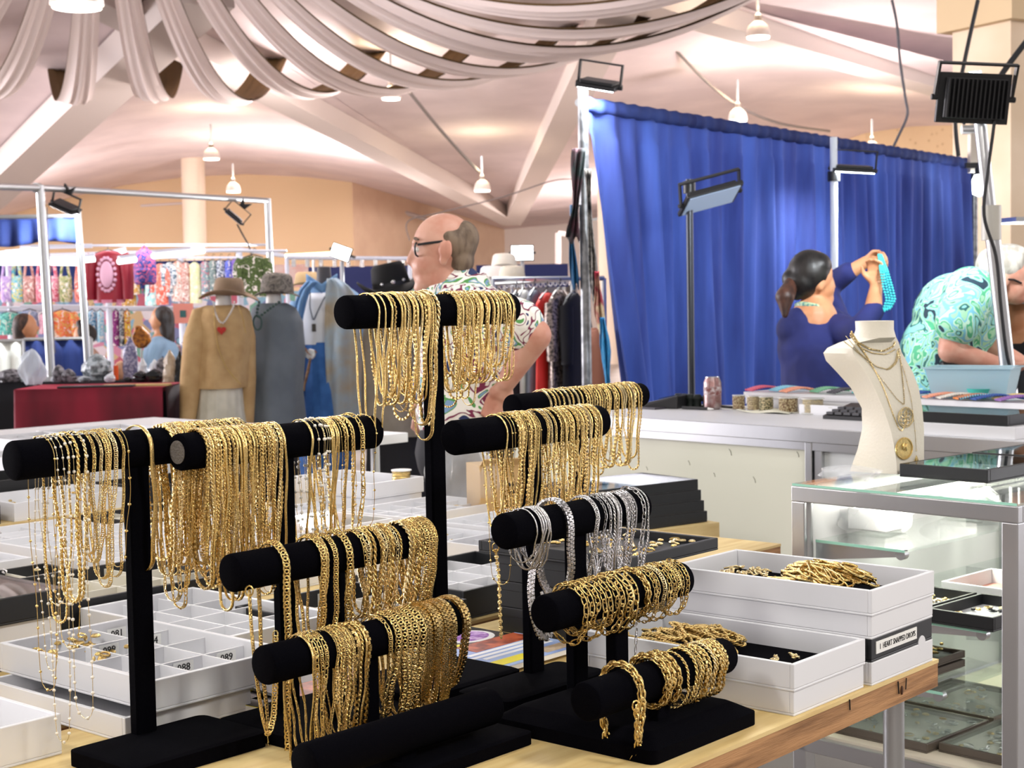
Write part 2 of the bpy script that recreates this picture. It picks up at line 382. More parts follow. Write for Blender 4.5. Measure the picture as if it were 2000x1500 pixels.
cord('wall_cable', [at(800, 470, 30), at(797, 432, 30), at(860, 415, 30), at(980, 385, 29), at(1075, 354, 28), at(1118, 350, 27)], .013, greyc, 'thin cable rising from the bald head to the curtain pole')
cord('hanging_cable', [at(1742, 0, 12), at(1752, 50, 12), at(1758, 120, 12), at(1768, 190, 12), at(1772, 225, 12), at(1755, 265, 12), at(1742, 292, 12)], .011, mat('dark_cord', '#4d4a50', .5), 'dark twisted cable hanging down to the curtain top')
# ------------------------------------------------------------------ tables of the jewellery stall
TZ = .82
def table(name, label, u0, u1, v0, v1, z, th=.045, rz=TH, org=None):
    t = thing(name, label, 'table', UV(u0, v0, 0) if org is None else org, rz)
    du, dv = u1-u0, v1-v0
    MB().bx(0, du, 0, dv, z-.006, z).build('table_top', wood, t, smooth=0)
    MB().bx(.001, du-.001, .001, dv-.001, z-th, z-.006).build('edge_board', woodedge, t, smooth=0)
    for a, b in ((.06, .05), (du-.06, .05), (.06, dv-.05), (du-.06, dv-.05)):
        MB().cyl((a, b, 0), (a, b, z-th), .017, n=14).build('leg', steel, t)
    return t
tA = table('plywood_table', 'bare plywood table with steel pipe legs under the front necklace stands', .7, 2.33, 1.11, 1.9, TZ)
table('tray_table', 'long table behind the stands covered with compartment trays', .9, 3.2, 1.93, 3.6, TZ)
table('back_table', 'wooden table at far left with trays of gold jewellery', 1.0, 3.0, 3.66, 4.4, TZ+.03)
pc = on(1405, 1020, .75)
aC = R(36)
tC = thing('side_table', 'small rough wooden table carrying four stacked black cases', 'table', (pc.x, pc.y, 0), aC)
MB().bx(-.62, 0, 0, .32, .70, .75).build('table_top', wood, tC, smooth=0)
for a, b in ((-.58, .05), (-.04, .04), (-.58, .28), (-.04, .28)): MB().cyl((a, b, 0), (a, b, .70), .018, n=12).build('leg', steel, tC)
# cracks and a dark knot in the plywood edge
MB().cyl((1.485, -.0012, TZ-.008), (1.488, -.0012, TZ-.028), .0012, n=5).build('crack', ink, tA); MB().cyl((1.513, -.0012, TZ-.008), (1.511, -.0012, TZ-.026), .0009, n=5).build('crack', ink, tA); MB().cyl((1.33, -.0012, TZ-.004), (1.331, -.0012, TZ-.02), .0011, n=5).build('crack', ink, tA)
MB().ell((1.50, -.0003, TZ-.025), (.0035, .0015, .0075), 12, 8).build('knot', mat('knot_brown', '#4a2a14', .7), tA)

# ------------------------------------------------------------------ T-bar stands
BR = .0255
def bar_at(px, py, D, L=.41):
    p = at(px, py, D); u, v = toUV(p); return (u, v, p.z, L)
BARS = {}
def stand(name, label, bars, base, taper=.0, disc=None):
    u0, u1, v0, v1, hb = base; uc, vc = (u0+u1)/2, (v0+v1)/2
    t = thing(name, label, 'jewellery stand', UV(uc, vc, TZ), TH)
    a, b = (u1-u0)/2, (v1-v0)/2
    def rr(ax, by, z):
        r_ = .012; out = []
        for sx, sy, st in ((1, 1, 0), (-1, 1, 90), (-1, -1, 180), (1, -1, 270)):
            for q in range(4):
                an = R(st+q*30); out.append((sx*(ax-r_)+r_*math.cos(an), sy*(by-r_)+r_*math.sin(an), z))
        return out
    MB().rings([rr(a, b, 0), rr(a, b, hb*.55), rr(a-taper, b-taper, hb*.9), rr(a-taper-.006, b-taper-.006, hb)]).build('base', velvet, t)
    for key, (u, v, z, L) in bars:
        lu, lv, lz = u-uc, v-vc, z-TZ
        MB().box((lu, lv, (hb+lz-.0)/2-.003), (.032, .018, lz-hb+.006)).build('stem', velvet, t, bevel=.003)
        mb = MB(); n = 28; rs = []
        for x, r_ in ((-L/2, .001), (-L/2, BR-.004), (-L/2+.002, BR-.001), (-L/2+.005, BR), (L/2-.005, BR), (L/2-.002, BR-.001), (L/2, BR-.004), (L/2, .001)):
            rs.append([(lu+x, lv+math.cos(2*PI*j/n)*r_, lz+math.sin(2*PI*j/n)*r_) for j in range(n)])
        mb.rings(rs); bo = mb.build('bar', velvet, t)
        if key == disc:
            MB().cyl((lu-L/2-.0008, lv, lz), (lu-L/2, lv, lz), .016, n=24).build('end_disc', mat('bare_end', '#6b6560', .7, bump=.4, bscale=300), bo)
        BARS[key] = (u, v, z, L)
    return t
bB1 = bar_at(264, 876, 2.06, .37); bC = bar_at(844, 606, 2.43, .378); bR1 = bar_at(1035, 838, 2.33, .346); bR2 = bar_at(1132, 783, 3.1, .42)
bB2 = bar_at(550, 862, 2.2, .365); bM = bar_at(650, 1083, 2.13, .363); bF = bar_at(714, 1251, 2.07, .36); bG = bar_at(788, 1432, 1.93, .337)
bS = bar_at(1123, 1012, 2.22, .317); bMi = bar_at(1204, 1163, 2.13, .317); bLo = bar_at(1286, 1323, 2.04, .32)
stand('necklace_stand', 'black velvet T-bar stand farthest left, strung with pearl chains', [('B1', bB1)], (bB1[0]-.11, bB1[0]+.11, bB1[1]-.13, bB1[1]+.015, .022))
stand('necklace_stand', 'tallest black velvet T-bar stand in the centre of the table', [('C', bC)], (bC[0]-.19, bC[0]+.03, bC[1]-.15, bC[1]+.02, .03))
stand('necklace_stand', 'black T-bar stand between the central one and the silver chains', [('R1', bR1)], (bR1[0]-.155, bR1[0]+.08, bR1[1]-.085, bR1[1]+.02, .03))
stand('necklace_stand', 'smaller black T-bar stand at the back, nearest the white counter', [('R2', bR2)], (bR2[0]-.08, bR2[0]+.08, bR2[1]-.01, bR2[1]+.13, .025))
stand('tiered_stand', 'four-tier black velvet stand with an empty lowest bar in front', [('B2', bB2), ('M', bM), ('F', bF), ('G', bG)], (bM[0]-.105, bM[0]+.12, bG[1]-.05, bB2[1]+.03, .018), disc='B2')
stand('tiered_stand', 'three-tier black velvet bracelet stand at the right table edge', [('S', bS), ('Mi', bMi), ('Lo', bLo)], (bMi[0]-.125, bMi[0]+.125, bLo[1]-.055, bS[1]+.025, .034), taper=.02)

# ------------------------------------------------------------------ chains
def torus(a, b, r_, M=9, m=4, flat=1.):
    v = []; f = []
    for i in range(M):
        t = 2*PI*i/M; cx, cy = a*math.cos(t), b*math.sin(t); nx, ny = math.cos(t), math.sin(t)
        for j in range(m):
            q = 2*PI*j/m+.6; v.append((cx+nx*r_*math.cos(q), cy+ny*r_*math.cos(q), r_*math.sin(q)*flat))
    for i in range(M):
        for j in range(m): f.append((i*m+j, ((i+1) % M)*m+j, ((i+1) % M)*m+(j+1) % m, i*m+(j+1) % m))
    return np.array(v), np.array(f)
def cube(a, b, c):
    v = np.array([(x*a/2, y*b/2, z*c/2) for z in (-1, 1) for x, y in ((-1, -1), (1, -1), (1, 1), (-1, 1))])
    return v, np.array([(0, 3, 2, 1), (4, 5, 6, 7), (0, 1, 5, 4), (1, 2, 6, 5), (2, 3, 7, 6), (3, 0, 4, 7)])
def bead(r_, n=7, m=5):
    mb = MB(); mb.ell((0, 0, 0), (r_, r_, r_), n, m); return np.array(mb.v), [f if len(f) == 4 else (f[0], f[1], f[2]) for f in mb.f]
def roll(v, a):
    c, s = math.cos(a), math.sin(a); w = v.copy(); w[:, 1] = v[:, 1]*c-v[:, 2]*s; w[:, 2] = v[:, 1]*s+v[:, 2]*c; return w
def loop_path(r_, drop, k=.7, dx=0., sp=0., jit=.0):
    pts_ = []
    for i in range(15):
        a = PI-PI*i/14; pts_.append((0, r_*math.cos(a), r_*math.sin(a)))
    h1 = r_*k; n = 26; Ld = max(.002, drop-h1)
    ph = rnd(0, 6)
    def X(d, side): s = min(1., d/drop); return dx*s**1.3+side*sp*math.sin(PI*min(1, s))+jit*math.sin(ph+s*9+side)*s*(1-s)*4
    for i in range(1, n+1):
        s = i/n; pts_.append((X(Ld*s, 1), r_*(1-(1-k)*s**1.4), -Ld*s))
    for i in range(1, 12):
        a = PI*i/12; pts_.append((X(Ld+h1*math.sin(a), math.cos(a)), h1*math.cos(a), -Ld-h1*math.sin(a)))
    for i in range(n, 0, -1):
        s = i/n; pts_.append((X(Ld*s, -1), -r_*(1-(1-k)*s**1.4), -Ld*s))
    return np.array(pts_)
def resample(P, step, closed=True):
    Q = np.vstack([P, P[:1]]) if closed else P
    d = np.r_[0, np.cumsum(np.linalg.norm(np.diff(Q, axis=0), axis=1))]; Lt = d[-1]; n = max(4, int(round(Lt/step)))
    s = np.arange(n)*Lt/n if closed else np.linspace(0, Lt, n)
    out = np.stack([np.interp(s, d, Q[:, i]) for i in range(3)], 1); return out, Lt/n
def frames(P, closed=True, bref=(1, 0, 0)):
    if closed: t = np.roll(P, -1, 0)-np.roll(P, 1, 0)
    else: t = np.gradient(P, axis=0)
    t /= np.linalg.norm(t, axis=1)[:, None]+1e-12
    b = np.array(bref, float)[None, :]-t*(t @ np.array(bref, float))[:, None]
    nb = np.linalg.norm(b, axis=1)[:, None]; b = np.where(nb > .05, b/np.maximum(nb, 1e-6), np.array([0, 1., 0]))
    n = np.cross(b, t); return t, b, n
def strand(style, w, P, closed=True, bref=(1, 0, 0), seed=0):
    """vertices, faces and material slots of one chain of a style along a path"""
    rg = np.random.RandomState(seed); V = []; Fs = []; MI = []; cnt = [0]
    def emit(v, f, mi=0):
        V.append(v); Fs.extend([tuple(int(i)+cnt[0] for i in q) for q in f]); MI.extend([mi]*len(f)); cnt[0] += len(v)
    def place(P_, T, tv, tf, mi=0, sel=None):
        t, b, n = T; idx = np.arange(len(P_)) if sel is None else sel
        pos = P_[idx][:, None, :]+tv[None, :, 0:1]*t[idx][:, None, :]+tv[None, :, 1:2]*b[idx][:, None, :]+tv[None, :, 2:3]*n[idx][:, None, :]
        k = len(tv)
        V.append(pos.reshape(-1, 3))
        for i in range(len(idx)):
            o = cnt[0]+i*k; Fs.extend([tuple(int(q)+o for q in g) for g in tf])
        MI.extend([mi]*(len(idx)*len(tf))); cnt[0] += k*len(idx)
    def sweep(P_, prof, mi=0):
        t, b, n = frames(P_, closed, bref); m = len(prof); pr = np.array(prof)
        pos = P_[:, None, :]+pr[None, :, 0:1]*b[:, None, :]+pr[None, :, 1:2]*n[:, None, :]; K = len(P_)
        f = [(i*m+j, i*m+(j+1) % m, ((i+1) % K)*m+(j+1) % m, ((i+1) % K)*m+j) for i in range(K if closed else K-1) for j in range(m)]
        emit(pos.reshape(-1, 3), f, mi)
    circ = lambda r_, n, fl=1.: [(r_*math.cos(2*PI*j/n), r_*fl*math.sin(2*PI*j/n)) for j in range(n)]
    big = w > .0055
    if style in ('curb', 'cuban', 'figaro'):
        p = w*(.74 if style == 'cuban' else .86)
        Q, st = resample(P, p, closed); T = frames(Q, closed, bref)
        a = st*.84; tv, tf = torus(a, w*.36, w*.145, 11 if big else 8, 4 if big else 3, .85)
        tv = roll(tv, R(30)); K = np.arange(len(Q))
        if style == 'figaro':
            place(Q, T, tv, tf, sel=K[K % 5 < 3]); tl, tg = torus(st*1.5, w*.33, w*.15, 10, 4, .8); place(Q, T, roll(tl, R(20)), tg, sel=K[K % 5 == 3])
        else: place(Q, T, tv, tf)
    elif style in ('cable', 'link'):
        p = w*(1.0 if style == 'cable' else 1.35); Q, st = resample(P, p, closed); T = frames(Q, closed, bref); K = np.arange(len(Q))
        tv, tf = torus(st*.74, w*.36, w*.13, 10 if big else 7, 4 if big else 3)
        place(Q, T, roll(tv, R(15)), tf, sel=K[K % 2 == 0]); place(Q, T, roll(tv, R(80)), tf, sel=K[K % 2 == 1])
    elif style == 'byzantine':
        Q, st = resample(P, w*.42, closed); T = frames(Q, closed, bref); K = np.arange(len(Q)); tv, tf = torus(st*1.35, w*.33, w*.115, 9, 4)
        for k, an in enumerate((30, -35, 75)): place(Q, T, roll(tv, R(an)), tf, sel=K[K % 3 == k])
    elif style == 'rope':
        Q, st = resample(P, w*.3, closed); t, b, n = frames(Q, closed, bref); s = np.arange(len(Q))*st; turns = max(1, round(s[-1]/(w*2.6)))*2*PI/(s[-1]+st)
        for k in range(2):
            an = s*turns+k*PI; C = Q+b*(np.cos(an)*w*.24)[:, None]+n*(np.sin(an)*w*.24)[:, None]; sweep(C, circ(w*.27, 5))
    elif style in ('snake', 'thin'):
        Q, st = resample(P, .006, closed); sweep(Q, circ(w/2, 6))
    elif style == 'herringbone':
        Q, st = resample(P, .005, closed); sweep(Q, circ(w/2, 6, .32))
    elif style == 'box':
        Q, st = resample(P, w*.92, closed); tv, tf = cube(w*.8, w*.85, w*.85); T = frames(Q, closed, bref); K = np.arange(len(Q))
        place(Q, T, tv, tf, sel=K[K % 2 == 0]); place(Q, T, roll(tv*np.array([1, .8, .8]), R(45)), tf, sel=K[K % 2 == 1])
    elif style in ('satellite', 'pearl'):
        Q, st = resample(P, .006, closed); sweep(Q, circ(.0006 if style == 'satellite' else .0005, 4))
        Q2, st = resample(P, w*(7 if style == 'satellite' else 4.2), closed); bv, bf = bead(w/2); place(Q2, frames(Q2, closed, bref), bv, bf, 1)
    elif style == 'band':
        p = w*.46; Q, st = resample(P, p, closed); T = frames(Q, closed, bref); tv, tf = cube(st*.78, w*.36, w*.3)
        place(Q, T, tv, tf)
        Q2 = (Q+np.roll(Q, -1, 0))/2; T2 = frames(Q2, closed, bref)
        for sgn in (-1, 1):
            te = tv*np.array([1, .72, .85])+np.array([0, sgn*w*.35, 0]); place(Q2, T2, te, tf)
    elif style == 'ball':
        Q, st = resample(P, w*1.02, closed); bv, bf = bead(w/2, 6, 4); place(Q, frames(Q, closed, bref), bv, bf)
    return np.vstack(V), Fs, MI
def chain_mesh(name, style, w, P, mats, closed=True, bref=(1, 0, 0), seed=0):
    v, f, mi = strand(style, w, P, closed, bref, seed); me = bpy.data.meshes.new(name); me.from_pydata(v.tolist(), [], f)
    for m in mats: me.materials.append(m)
    if any(mi): me.polygons.foreach_set('material_index', mi)
    sm = style in ('snake', 'thin', 'herringbone', 'rope', 'satellite', 'pearl', 'ball', 'curb', 'cuban', 'cable', 'link', 'byzantine', 'figaro')
    me.polygons.foreach_set('use_smooth', [sm]*len(f)); me.update(); return me
POOL = {}
ADJ = {'curb': 'curb-link', 'cuban': 'tight curb-link', 'figaro': 'figaro-link', 'cable': 'oval-link', 'link': 'long-link', 'byzantine': 'braided', 'rope': 'twisted rope', 'snake': 'smooth snake', 'thin': 'hair-thin', 'herringbone': 'flat herringbone', 'box': 'box-link', 'satellite': 'beaded satellite', 'pearl': 'pearl-dotted', 'band': 'brick-link', 'ball': 'ball'}
COUNT = {}
def hang(key, phrase, runs, x0, x1, noun='necklace', metal='gold', mats=None):
    """runs: (px0, px1, n, styles, width mm, drop mm lo, hi) along a bar that spans x0..x1 px"""
    u, v, z, L = BARS[key]; items = []
    for a, b, n, styles, w, d0, d1 in runs:
        for i in range(n):
            px = a if n == 1 else a+(b-a)*i/(n-1)
            q = (px-x0)/(x1-x0); q = q-.045*q*(1-q)*2
            items.append((max(.02, min(.98, q)), styles[i % len(styles)] if isinstance(styles, (list, tuple)) else styles, w*rnd(.85, 1.15), rnd(d0, d1)))
    items.sort(key=lambda t: t[0])
    for i, (q, st, w, d) in enumerate(items):
        wk = round((w*1.22 if w < 4.2 else w*1.08)*2)/2; dk = round(d/12)*12; var = random.randrange(3); lift = (i % 3)*.0009
        pk = (st, wk, dk, var, metal, noun)
        if pk not in POOL:
            br = noun == 'bracelet'
            P = loop_path(BR+.0006+wk*.0005+.0004, dk/1000, rnd(.35, .75) if not br else rnd(.7, 1.0), rnd(-.006, .006), rnd(-.004, .004), .002)
            mm = mats or ([gold, gold] if metal == 'gold' else [silver, silver])
            if st == 'pearl': mm = [paleg, pearl]
            elif metal == 'gold' and st in ('box', 'cable', 'satellite') and var == 1: mm = [golds, gold]
            elif metal == 'gold' and var == 2 and st in ('curb', 'rope', 'thin', 'figaro'): mm = [paleg, paleg]
            POOL[pk] = chain_mesh('%s_%s' % (st, noun), st, wk/1000, P, mm, seed=len(POOL))
        o = bpy.data.objects.new('chain_'+noun, POOL[pk]); COL.objects.link(o)
        o.location = UV(u+(q-.5)*L, v, z+lift*.3); o.rotation_euler = (0, 0, TH+rnd(-.07, .07))
        tag(o, '%s %s %s on %s, %s from its near end' % (metal, ADJ[st], noun, phrase, ordinal(i)), noun, noun+'s on '+phrase)
mix = ['box', 'rope', 'curb', 'snake', 'cable', 'rope', 'box', 'curb']
fine = ['box', 'rope', 'cable', 'snake', 'box', 'curb', 'satellite']
hang('B1', 'the leftmost bar', [(75, 120, 6, ['satellite', 'pearl', 'pearl', 'rope', 'pearl', 'satellite'], 3.2, 170, 300), (118, 132, 2, ['rope', 'rope'], 5.2, 195, 200), (100, 135, 2, 'pearl', 4, 330, 400), (150, 160, 2, 'curb', 5, 120, 150), (172, 186, 3, ['curb', 'cuban', 'curb'], 5.5, 125, 205), (204, 214, 2, ['curb', 'satellite'], 4.5, 140, 170), (252, 252, 1, 'herringbone', 7, 172, 176), (296, 345, 14, mix, 3.2, 150, 185), (310, 330, 3, 'figaro', 6, 205, 250), (350, 440, 16, mix, 3.2, 120, 190)], 22, 455)
hang('B2', 'the disc-ended bar', [(372, 425, 17, mix, 3.2, 150, 195), (430, 450, 4, ['snake', 'herringbone'], 4, 200, 235), (455, 532, 25, fine, 3, 165, 215), (590, 612, 3, ['herringbone', 'pearl', 'pearl'], 4.5, 150, 190), (615, 625, 3, 'pearl', 4.2, 130, 180), (632, 645, 4, ['snake', 'herringbone'], 3.4, 150, 180), (652, 676, 6, ['satellite', 'box', 'snake'], 2.8, 150, 190), (692, 692, 1, 'figaro', 8, 150, 156), (727, 727, 1, 'satellite', 3.4, 140, 144)], 335, 748)
hang('C', 'the tallest bar', [(708, 722, 2, 'snake', 2.6, 170, 200), (738, 742, 2, ['snake', 'box'], 3, 140, 170), (755, 768, 3, ['snake', 'snake', 'rope'], 3.4, 130, 160), (775, 815, 10, ['curb', 'snake', 'box', 'snake', 'herringbone'], 3.4, 130, 175), (820, 832, 3, ['cuban', 'curb', 'rope'], 5.5, 165, 205), (875, 925, 14, ['rope', 'box', 'curb', 'snake', 'cable'], 3.2, 110, 165), (930, 1000, 15, ['snake', 'box', 'herringbone', 'snake', 'cable'], 3.2, 90, 125)], 662, 1018)
hang('R1', 'the bar behind the silver chains', [(960, 975, 3, ['snake', 'satellite', 'satellite'], 2.8, 140, 230), (982, 1030, 14, fine, 3, 120, 170), (1045, 1062, 3, 'curb', 4, 110, 150), (1075, 1105, 11, fine, 3, 110, 165), (1110, 1165, 12, ['rope', 'box', 'curb', 'snake'], 3.4, 100, 150)], 870, 1192)
hang('R2', 'the rearmost bar', [(1040, 1110, 8, ['curb', 'rope'], 4, 90, 140), (1120, 1200, 16, ['box', 'snake', 'rope', 'curb'], 3.4, 110, 160), (1205, 1232, 6, ['curb', 'box', 'snake'], 4, 120, 150), (1240, 1246, 1, 'box', 3, 150, 152)], 980, 1262)
hang('S', 'the silver-strung bar', [(1010, 1010, 1, 'thin', 2, 40, 44), (1022, 1040, 7, 'thin', 2.2, 48, 70), (1078, 1082, 1, 'band', 11, 105, 110), (1140, 1142, 1, 'cuban', 7, 100, 104), (1160, 1170, 2, ['link', 'figaro'], 5, 100, 125), (1178, 1192, 3, ['rope', 'thin', 'curb'], 4, 110, 130), (1205, 1228, 6, ['rope', 'box', 'curb'], 3, 95, 115), (1243, 1243, 1, 'link', 6.5, 170, 176), (1256, 1258, 1, 'rope', 3, 105, 108)], 970, 1268, metal='silver')
hang('M', 'the second tier bar', [(522, 526, 1, 'cuban', 10, 258, 260), (600, 606, 2, 'cuban', 8.5, 115, 150), (628, 630, 1, 'cuban', 9, 140, 142), (655, 657, 1, 'cuban', 9.5, 120, 124), (690, 712, 4, ['figaro', 'figaro', 'rope', 'rope'], 6, 90, 120), (725, 760, 7, ['byzantine', 'rope', 'figaro', 'curb'], 6, 90, 115), (768, 790, 2, 'rope', 3.4, 80, 100), (790, 822, 7, ['rope', 'cuban'], 5.5, 85, 110), (825, 846, 4, 'cuban', 9, 85, 110)], 435, 850)
hang('F', 'the third tier bar', [(572, 576, 1, 'herringbone', 5, 150, 152), (580, 600, 3, 'figaro', 5.5, 60, 150), (625, 660, 7, ['curb', 'rope', 'cuban'], 5, 110, 132), (668, 690, 5, ['box', 'herringbone', 'rope', 'snake'], 4, 110, 128), (735, 738, 1, 'figaro', 6.5, 118, 120), (752, 802, 5, 'cuban', 11, 105, 125), (818, 870, 5, 'band', 11.5, 105, 125), (896, 898, 1, 'band', 13, 90, 94)], 498, 912, noun='necklace')
hang('Mi', 'the middle bracelet bar', [(1100, 1180, 7, ['link', 'link', 'cable', 'link'], 9, 34, 58), (1195, 1210, 2, ['figaro', 'link'], 10, 40, 52), (1235, 1240, 1, 'byzantine', 10, 36, 40), (1255, 1330, 8, ['link', 'cable', 'curb'], 6.5, 34, 48)], 1048, 1352, noun='bracelet')
hang('Lo', 'the lowest bracelet bar', [(1205, 1207, 1, 'byzantine', 13, 90, 96), (1265, 1290, 3, 'byzantine', 13, 34, 44), (1315, 1317, 1, 'rope', 3.5, 46, 50), (1335, 1365, 5, ['rope', 'curb', 'rope', 'box'], 4.6, 38, 54), (1375, 1405, 6, ['rope', 'rope', 'box'], 4.6, 36, 50)], 1125, 1437, noun='bracelet')
# long links that hang free below the bars, with clasps
def free_chain(label, pts, style, w, m, clasp=True, cat='necklace'):
    P = np.array([tuple(p) for p in pts]); d = np.linspace(0, len(P)-1, 60); P = np.stack([np.interp(d, np.arange(len(P)), P[:, i]) for i in range(3)], 1)
    for _ in range(6): P[1:-1] = (P[:-2]+2*P[1:-1]+P[2:])/4
    o = bpy.data.objects.new('chain_necklace', chain_mesh('loose_chain', style, w, P, [m, m], False, (.7, .7, 0))); COL.objects.link(o); tag(o, label, cat)
    if clasp:
        q = pts[0]; mb = MB(); mb.tube([(q[0]+.005*math.cos(a), q[1], q[2]+.004+.007*math.sin(a)) for a in [2*PI*i/12 for i in range(12)]], .0012, 6, True); mb.build('clasp', m, o)
free_chain('heavy gold curb chain looping below the near end of the second tier', [at(487, 1160, 1.99), at(491, 1230, 1.98), at(500, 1320, 1.97), at(513, 1405, 1.97), at(524, 1438, 1.975), at(535, 1400, 1.99), at(538, 1330, 1.995), at(538, 1240, 2.0)], 'cuban', .009, gold)
free_chain('heavy silver brick-link chain looping under the silver bar', [at(1041, 1100, 2.17), at(1036, 1150, 2.155), at(1041, 1200, 2.14), at(1053, 1240, 2.13), at(1064, 1250, 2.13), at(1075, 1236, 2.14), at(1083, 1215, 2.15)], 'band', .012, silver)
free_chain('thin gold chain dangling below the near end of the rear bar', [at(968, 1075, 2.25), at(974, 1120, 2.25), at(976, 1180, 2.25), at(979, 1245, 2.25)], 'box', .005, gold)
free_chain('single silver ring chain dropping behind the bracelet bars', [at(1243, 1235, 2.28), at(1241, 1265, 2.28), at(1243, 1300, 2.28)], 'link', .007, silver, False)
free_chain('braided gold bracelet tail hanging free at the lowest bar', [at(1243, 1385, 1.93), at(1244, 1410, 1.93), at(1247, 1440, 1.93)], 'byzantine', .011, gold)
# ------------------------------------------------------------------ trays, boxes, cases on the tables
greyin = mat('grey_lining', '#c9c4bb', .8)
def box_open(mb, du, dv, h, w=.006, floor=.004):
    mb.bx(0, du, 0, dv, 0, floor); mb.bx(0, du, 0, w, floor, h); mb.bx(0, du, dv-w, dv, floor, h); mb.bx(0, w, w, dv-w, floor, h); mb.bx(du-w, du, w, dv-w, floor, h); return mb
def bits(n, du, dv, z, hmax, mats, kind='mix', seed=1, s=1.4):
    rg = random.Random(seed); mb = MB()
    for i in range(n):
        x, y = rg.uniform(.012, du-.012), rg.uniform(.012, dv-.012); zz = z+rg.uniform(0, hmax); mi = rg.randrange(len(mats)); q = rg.random()
        if q < .5:
            r_ = rg.uniform(.004, .008)*s; ax = rg.uniform(0, 6); tl = rg.uniform(0, .7)
            mb.tube([(x+r_*math.cos(a)*math.cos(ax), y+r_*math.cos(a)*math.sin(ax), zz+.003+r_*math.sin(a)*math.sin(tl)+.002) if q < .2 else (x+r_*math.cos(a), y+r_*math.sin(a), zz+.002) for a in [2*PI*k/8 for k in range(8)]], .0013*s, 4, True, mi)
        else: mb.ell((x, y, zz+.003), (rg.uniform(.003, .008)*s, rg.uniform(.003, .007)*s, .0025*s), 6, 4, mi)
    return mb
def tray(label, u, v, z, du, dv, h, nu=0, nv=0, outer=white, inner=None, items=None, w=.007, name='jewellery_tray', numbers=None, rz=TH, loc=None, cat='tray', glass_top=False, lining=None):
    t = thing(name, label, cat, UV(u, v, z) if loc is None else loc, rz)
    box_open(MB(), du, dv, h, w).build('tray_body', outer, t, smooth=0, bevel=.0012)
    if lining: MB().bx(w, du-w, w, dv-w, .004, .007).build('lining', lining, t, smooth=0)
    dm = inner or outer
    for i in range(1, nu):
        x = w+(du-2*w)*i/nu; MB().bx(x-.002, x+.002, w, dv-w, .004, h-.008).build('divider', dm, t, smooth=0)
    for i in range(1, nv):
        y = w+(dv-2*w)*i/nv; MB().bx(w, du-w, y-.002, y+.002, .004, h-.0085).build('divider', dm, t, smooth=0)
    if glass_top: MB().bx(w*.6, du-w*.6, w*.6, dv-w*.6, h-.003, h).build('glass_pane', glass, t, smooth=0)
    if items:
        n, mats, hmax, seed = items[:4]; a = items[4] if len(items) > 4 else (w, du-w, w, dv-w)
        o = bits(n, a[1]-a[0], a[3]-a[2], 0, hmax, mats, seed=seed).build('jewellery_pieces', mats, t, loc=(a[0], a[2], .0075)); o['kind'] = 'stuff'
    for txt, x, y in (numbers or []): sl_ = MB().box((x, y, .024), (.036, .001, .02)).build('paper_slip', paper, t, smooth=0); text(txt, .016, ink, (x, y-.001, .025), (R(90), 0, 0), sl_, 'number')
    return t
def gold_heap(name, label, loc, sx, sy, h, style, w, n, rz=TH, m=gold, seed=3):
    rg = random.Random(seed); V = []; Fs = []; k = 0
    for i in range(n):
        pts_ = []; a0 = rg.uniform(0, 6.28); cx, cy = rg.uniform(-.3, .3)*sx, rg.uniform(-.3, .3)*sy; rx, ry = rg.uniform(.08, .2)*sx, rg.uniform(.08, .2)*sy
        for j in range(16):
            a = a0+j*.42; q = max(0, 1-((cx+rx*math.cos(a))/(sx*.6))**2-((cy+ry*math.sin(a*1.3))/(sy*.6))**2)
            pts_.append((cx+rx*math.cos(a)+rg.uniform(-.006, .006), cy+ry*math.sin(a*1.3)+rg.uniform(-.006, .006), .004+h*q*(.35+.65*i/n)+rg.uniform(0, .004)))
        P = np.array(pts_); d = np.linspace(0, 15, 70); P = np.stack([np.interp(d, np.arange(16), P[:, c_]) for c_ in range(3)], 1)
        for _ in range(4): P[1:-1] = (P[:-2]+2*P[1:-1]+P[2:])/4
        v_, f_, _m = strand(style, w, P, False, (0, 0, 1)); V.append(v_); Fs += [tuple(q+k for q in f) for f in f_]; k += len(v_)
    me = bpy.data.meshes.new(name); me.from_pydata(np.vstack(V).tolist(), [], Fs); me.materials.append(m); me.polygons.foreach_set('use_smooth', [True]*len(Fs))
    o = bpy.data.objects.new(name, me); COL.objects.link(o); o.location = loc; o.rotation_euler = (0, 0, rz); return tag(o, label, 'jewellery', kind='stuff')

h4 = .036
# right stack of four
tray('lowest white tray of the stack at the right table corner', 2.105, 1.112, TZ, .208, .375, h4, outer=white)
tb = tray('black tray with a lettered label in the right corner stack', 2.106, 1.113, TZ+h4, .206, .373, h4, outer=black)
MB().bx(.014, .15, -.0012, .0005, .011, .030).build('label_strip', paper, tb, smooth=0)
text('1  HEART SNAPPED DROPS', .0125, ink, (.084, -.0014, .0205), (R(90), 0, 0), tb, 'lettering', sx=.8)
MB().cyl((.168, -.0011, .0), (.168, .002, .0), .0125, n=20).build('thumb_notch', white, tb)
tray('white tray second from the top of the right corner stack', 2.105, 1.112, TZ+2*h4, .208, .375, h4)
tray('open white tray on top of the right corner stack holding gold ribbon chains', 2.103, 1.110, TZ+3*h4, .212, .379, h4+.004, lining=velvet)
gold_heap('herringbone_pile', 'tangled pile of flat gold chains in the topmost right tray', UV(2.2, 1.25, TZ+3*h4+.008), .17, .2, .045, 'herringbone', .0055, 46, seed=4)
gold_heap('trinket_pile', 'small heap of silver and gold trinkets at the back of topmost tray', UV(2.2, 1.41, TZ+3*h4+.008), .15, .1, .018, 'box', .004, 12, m=paleg, seed=6)
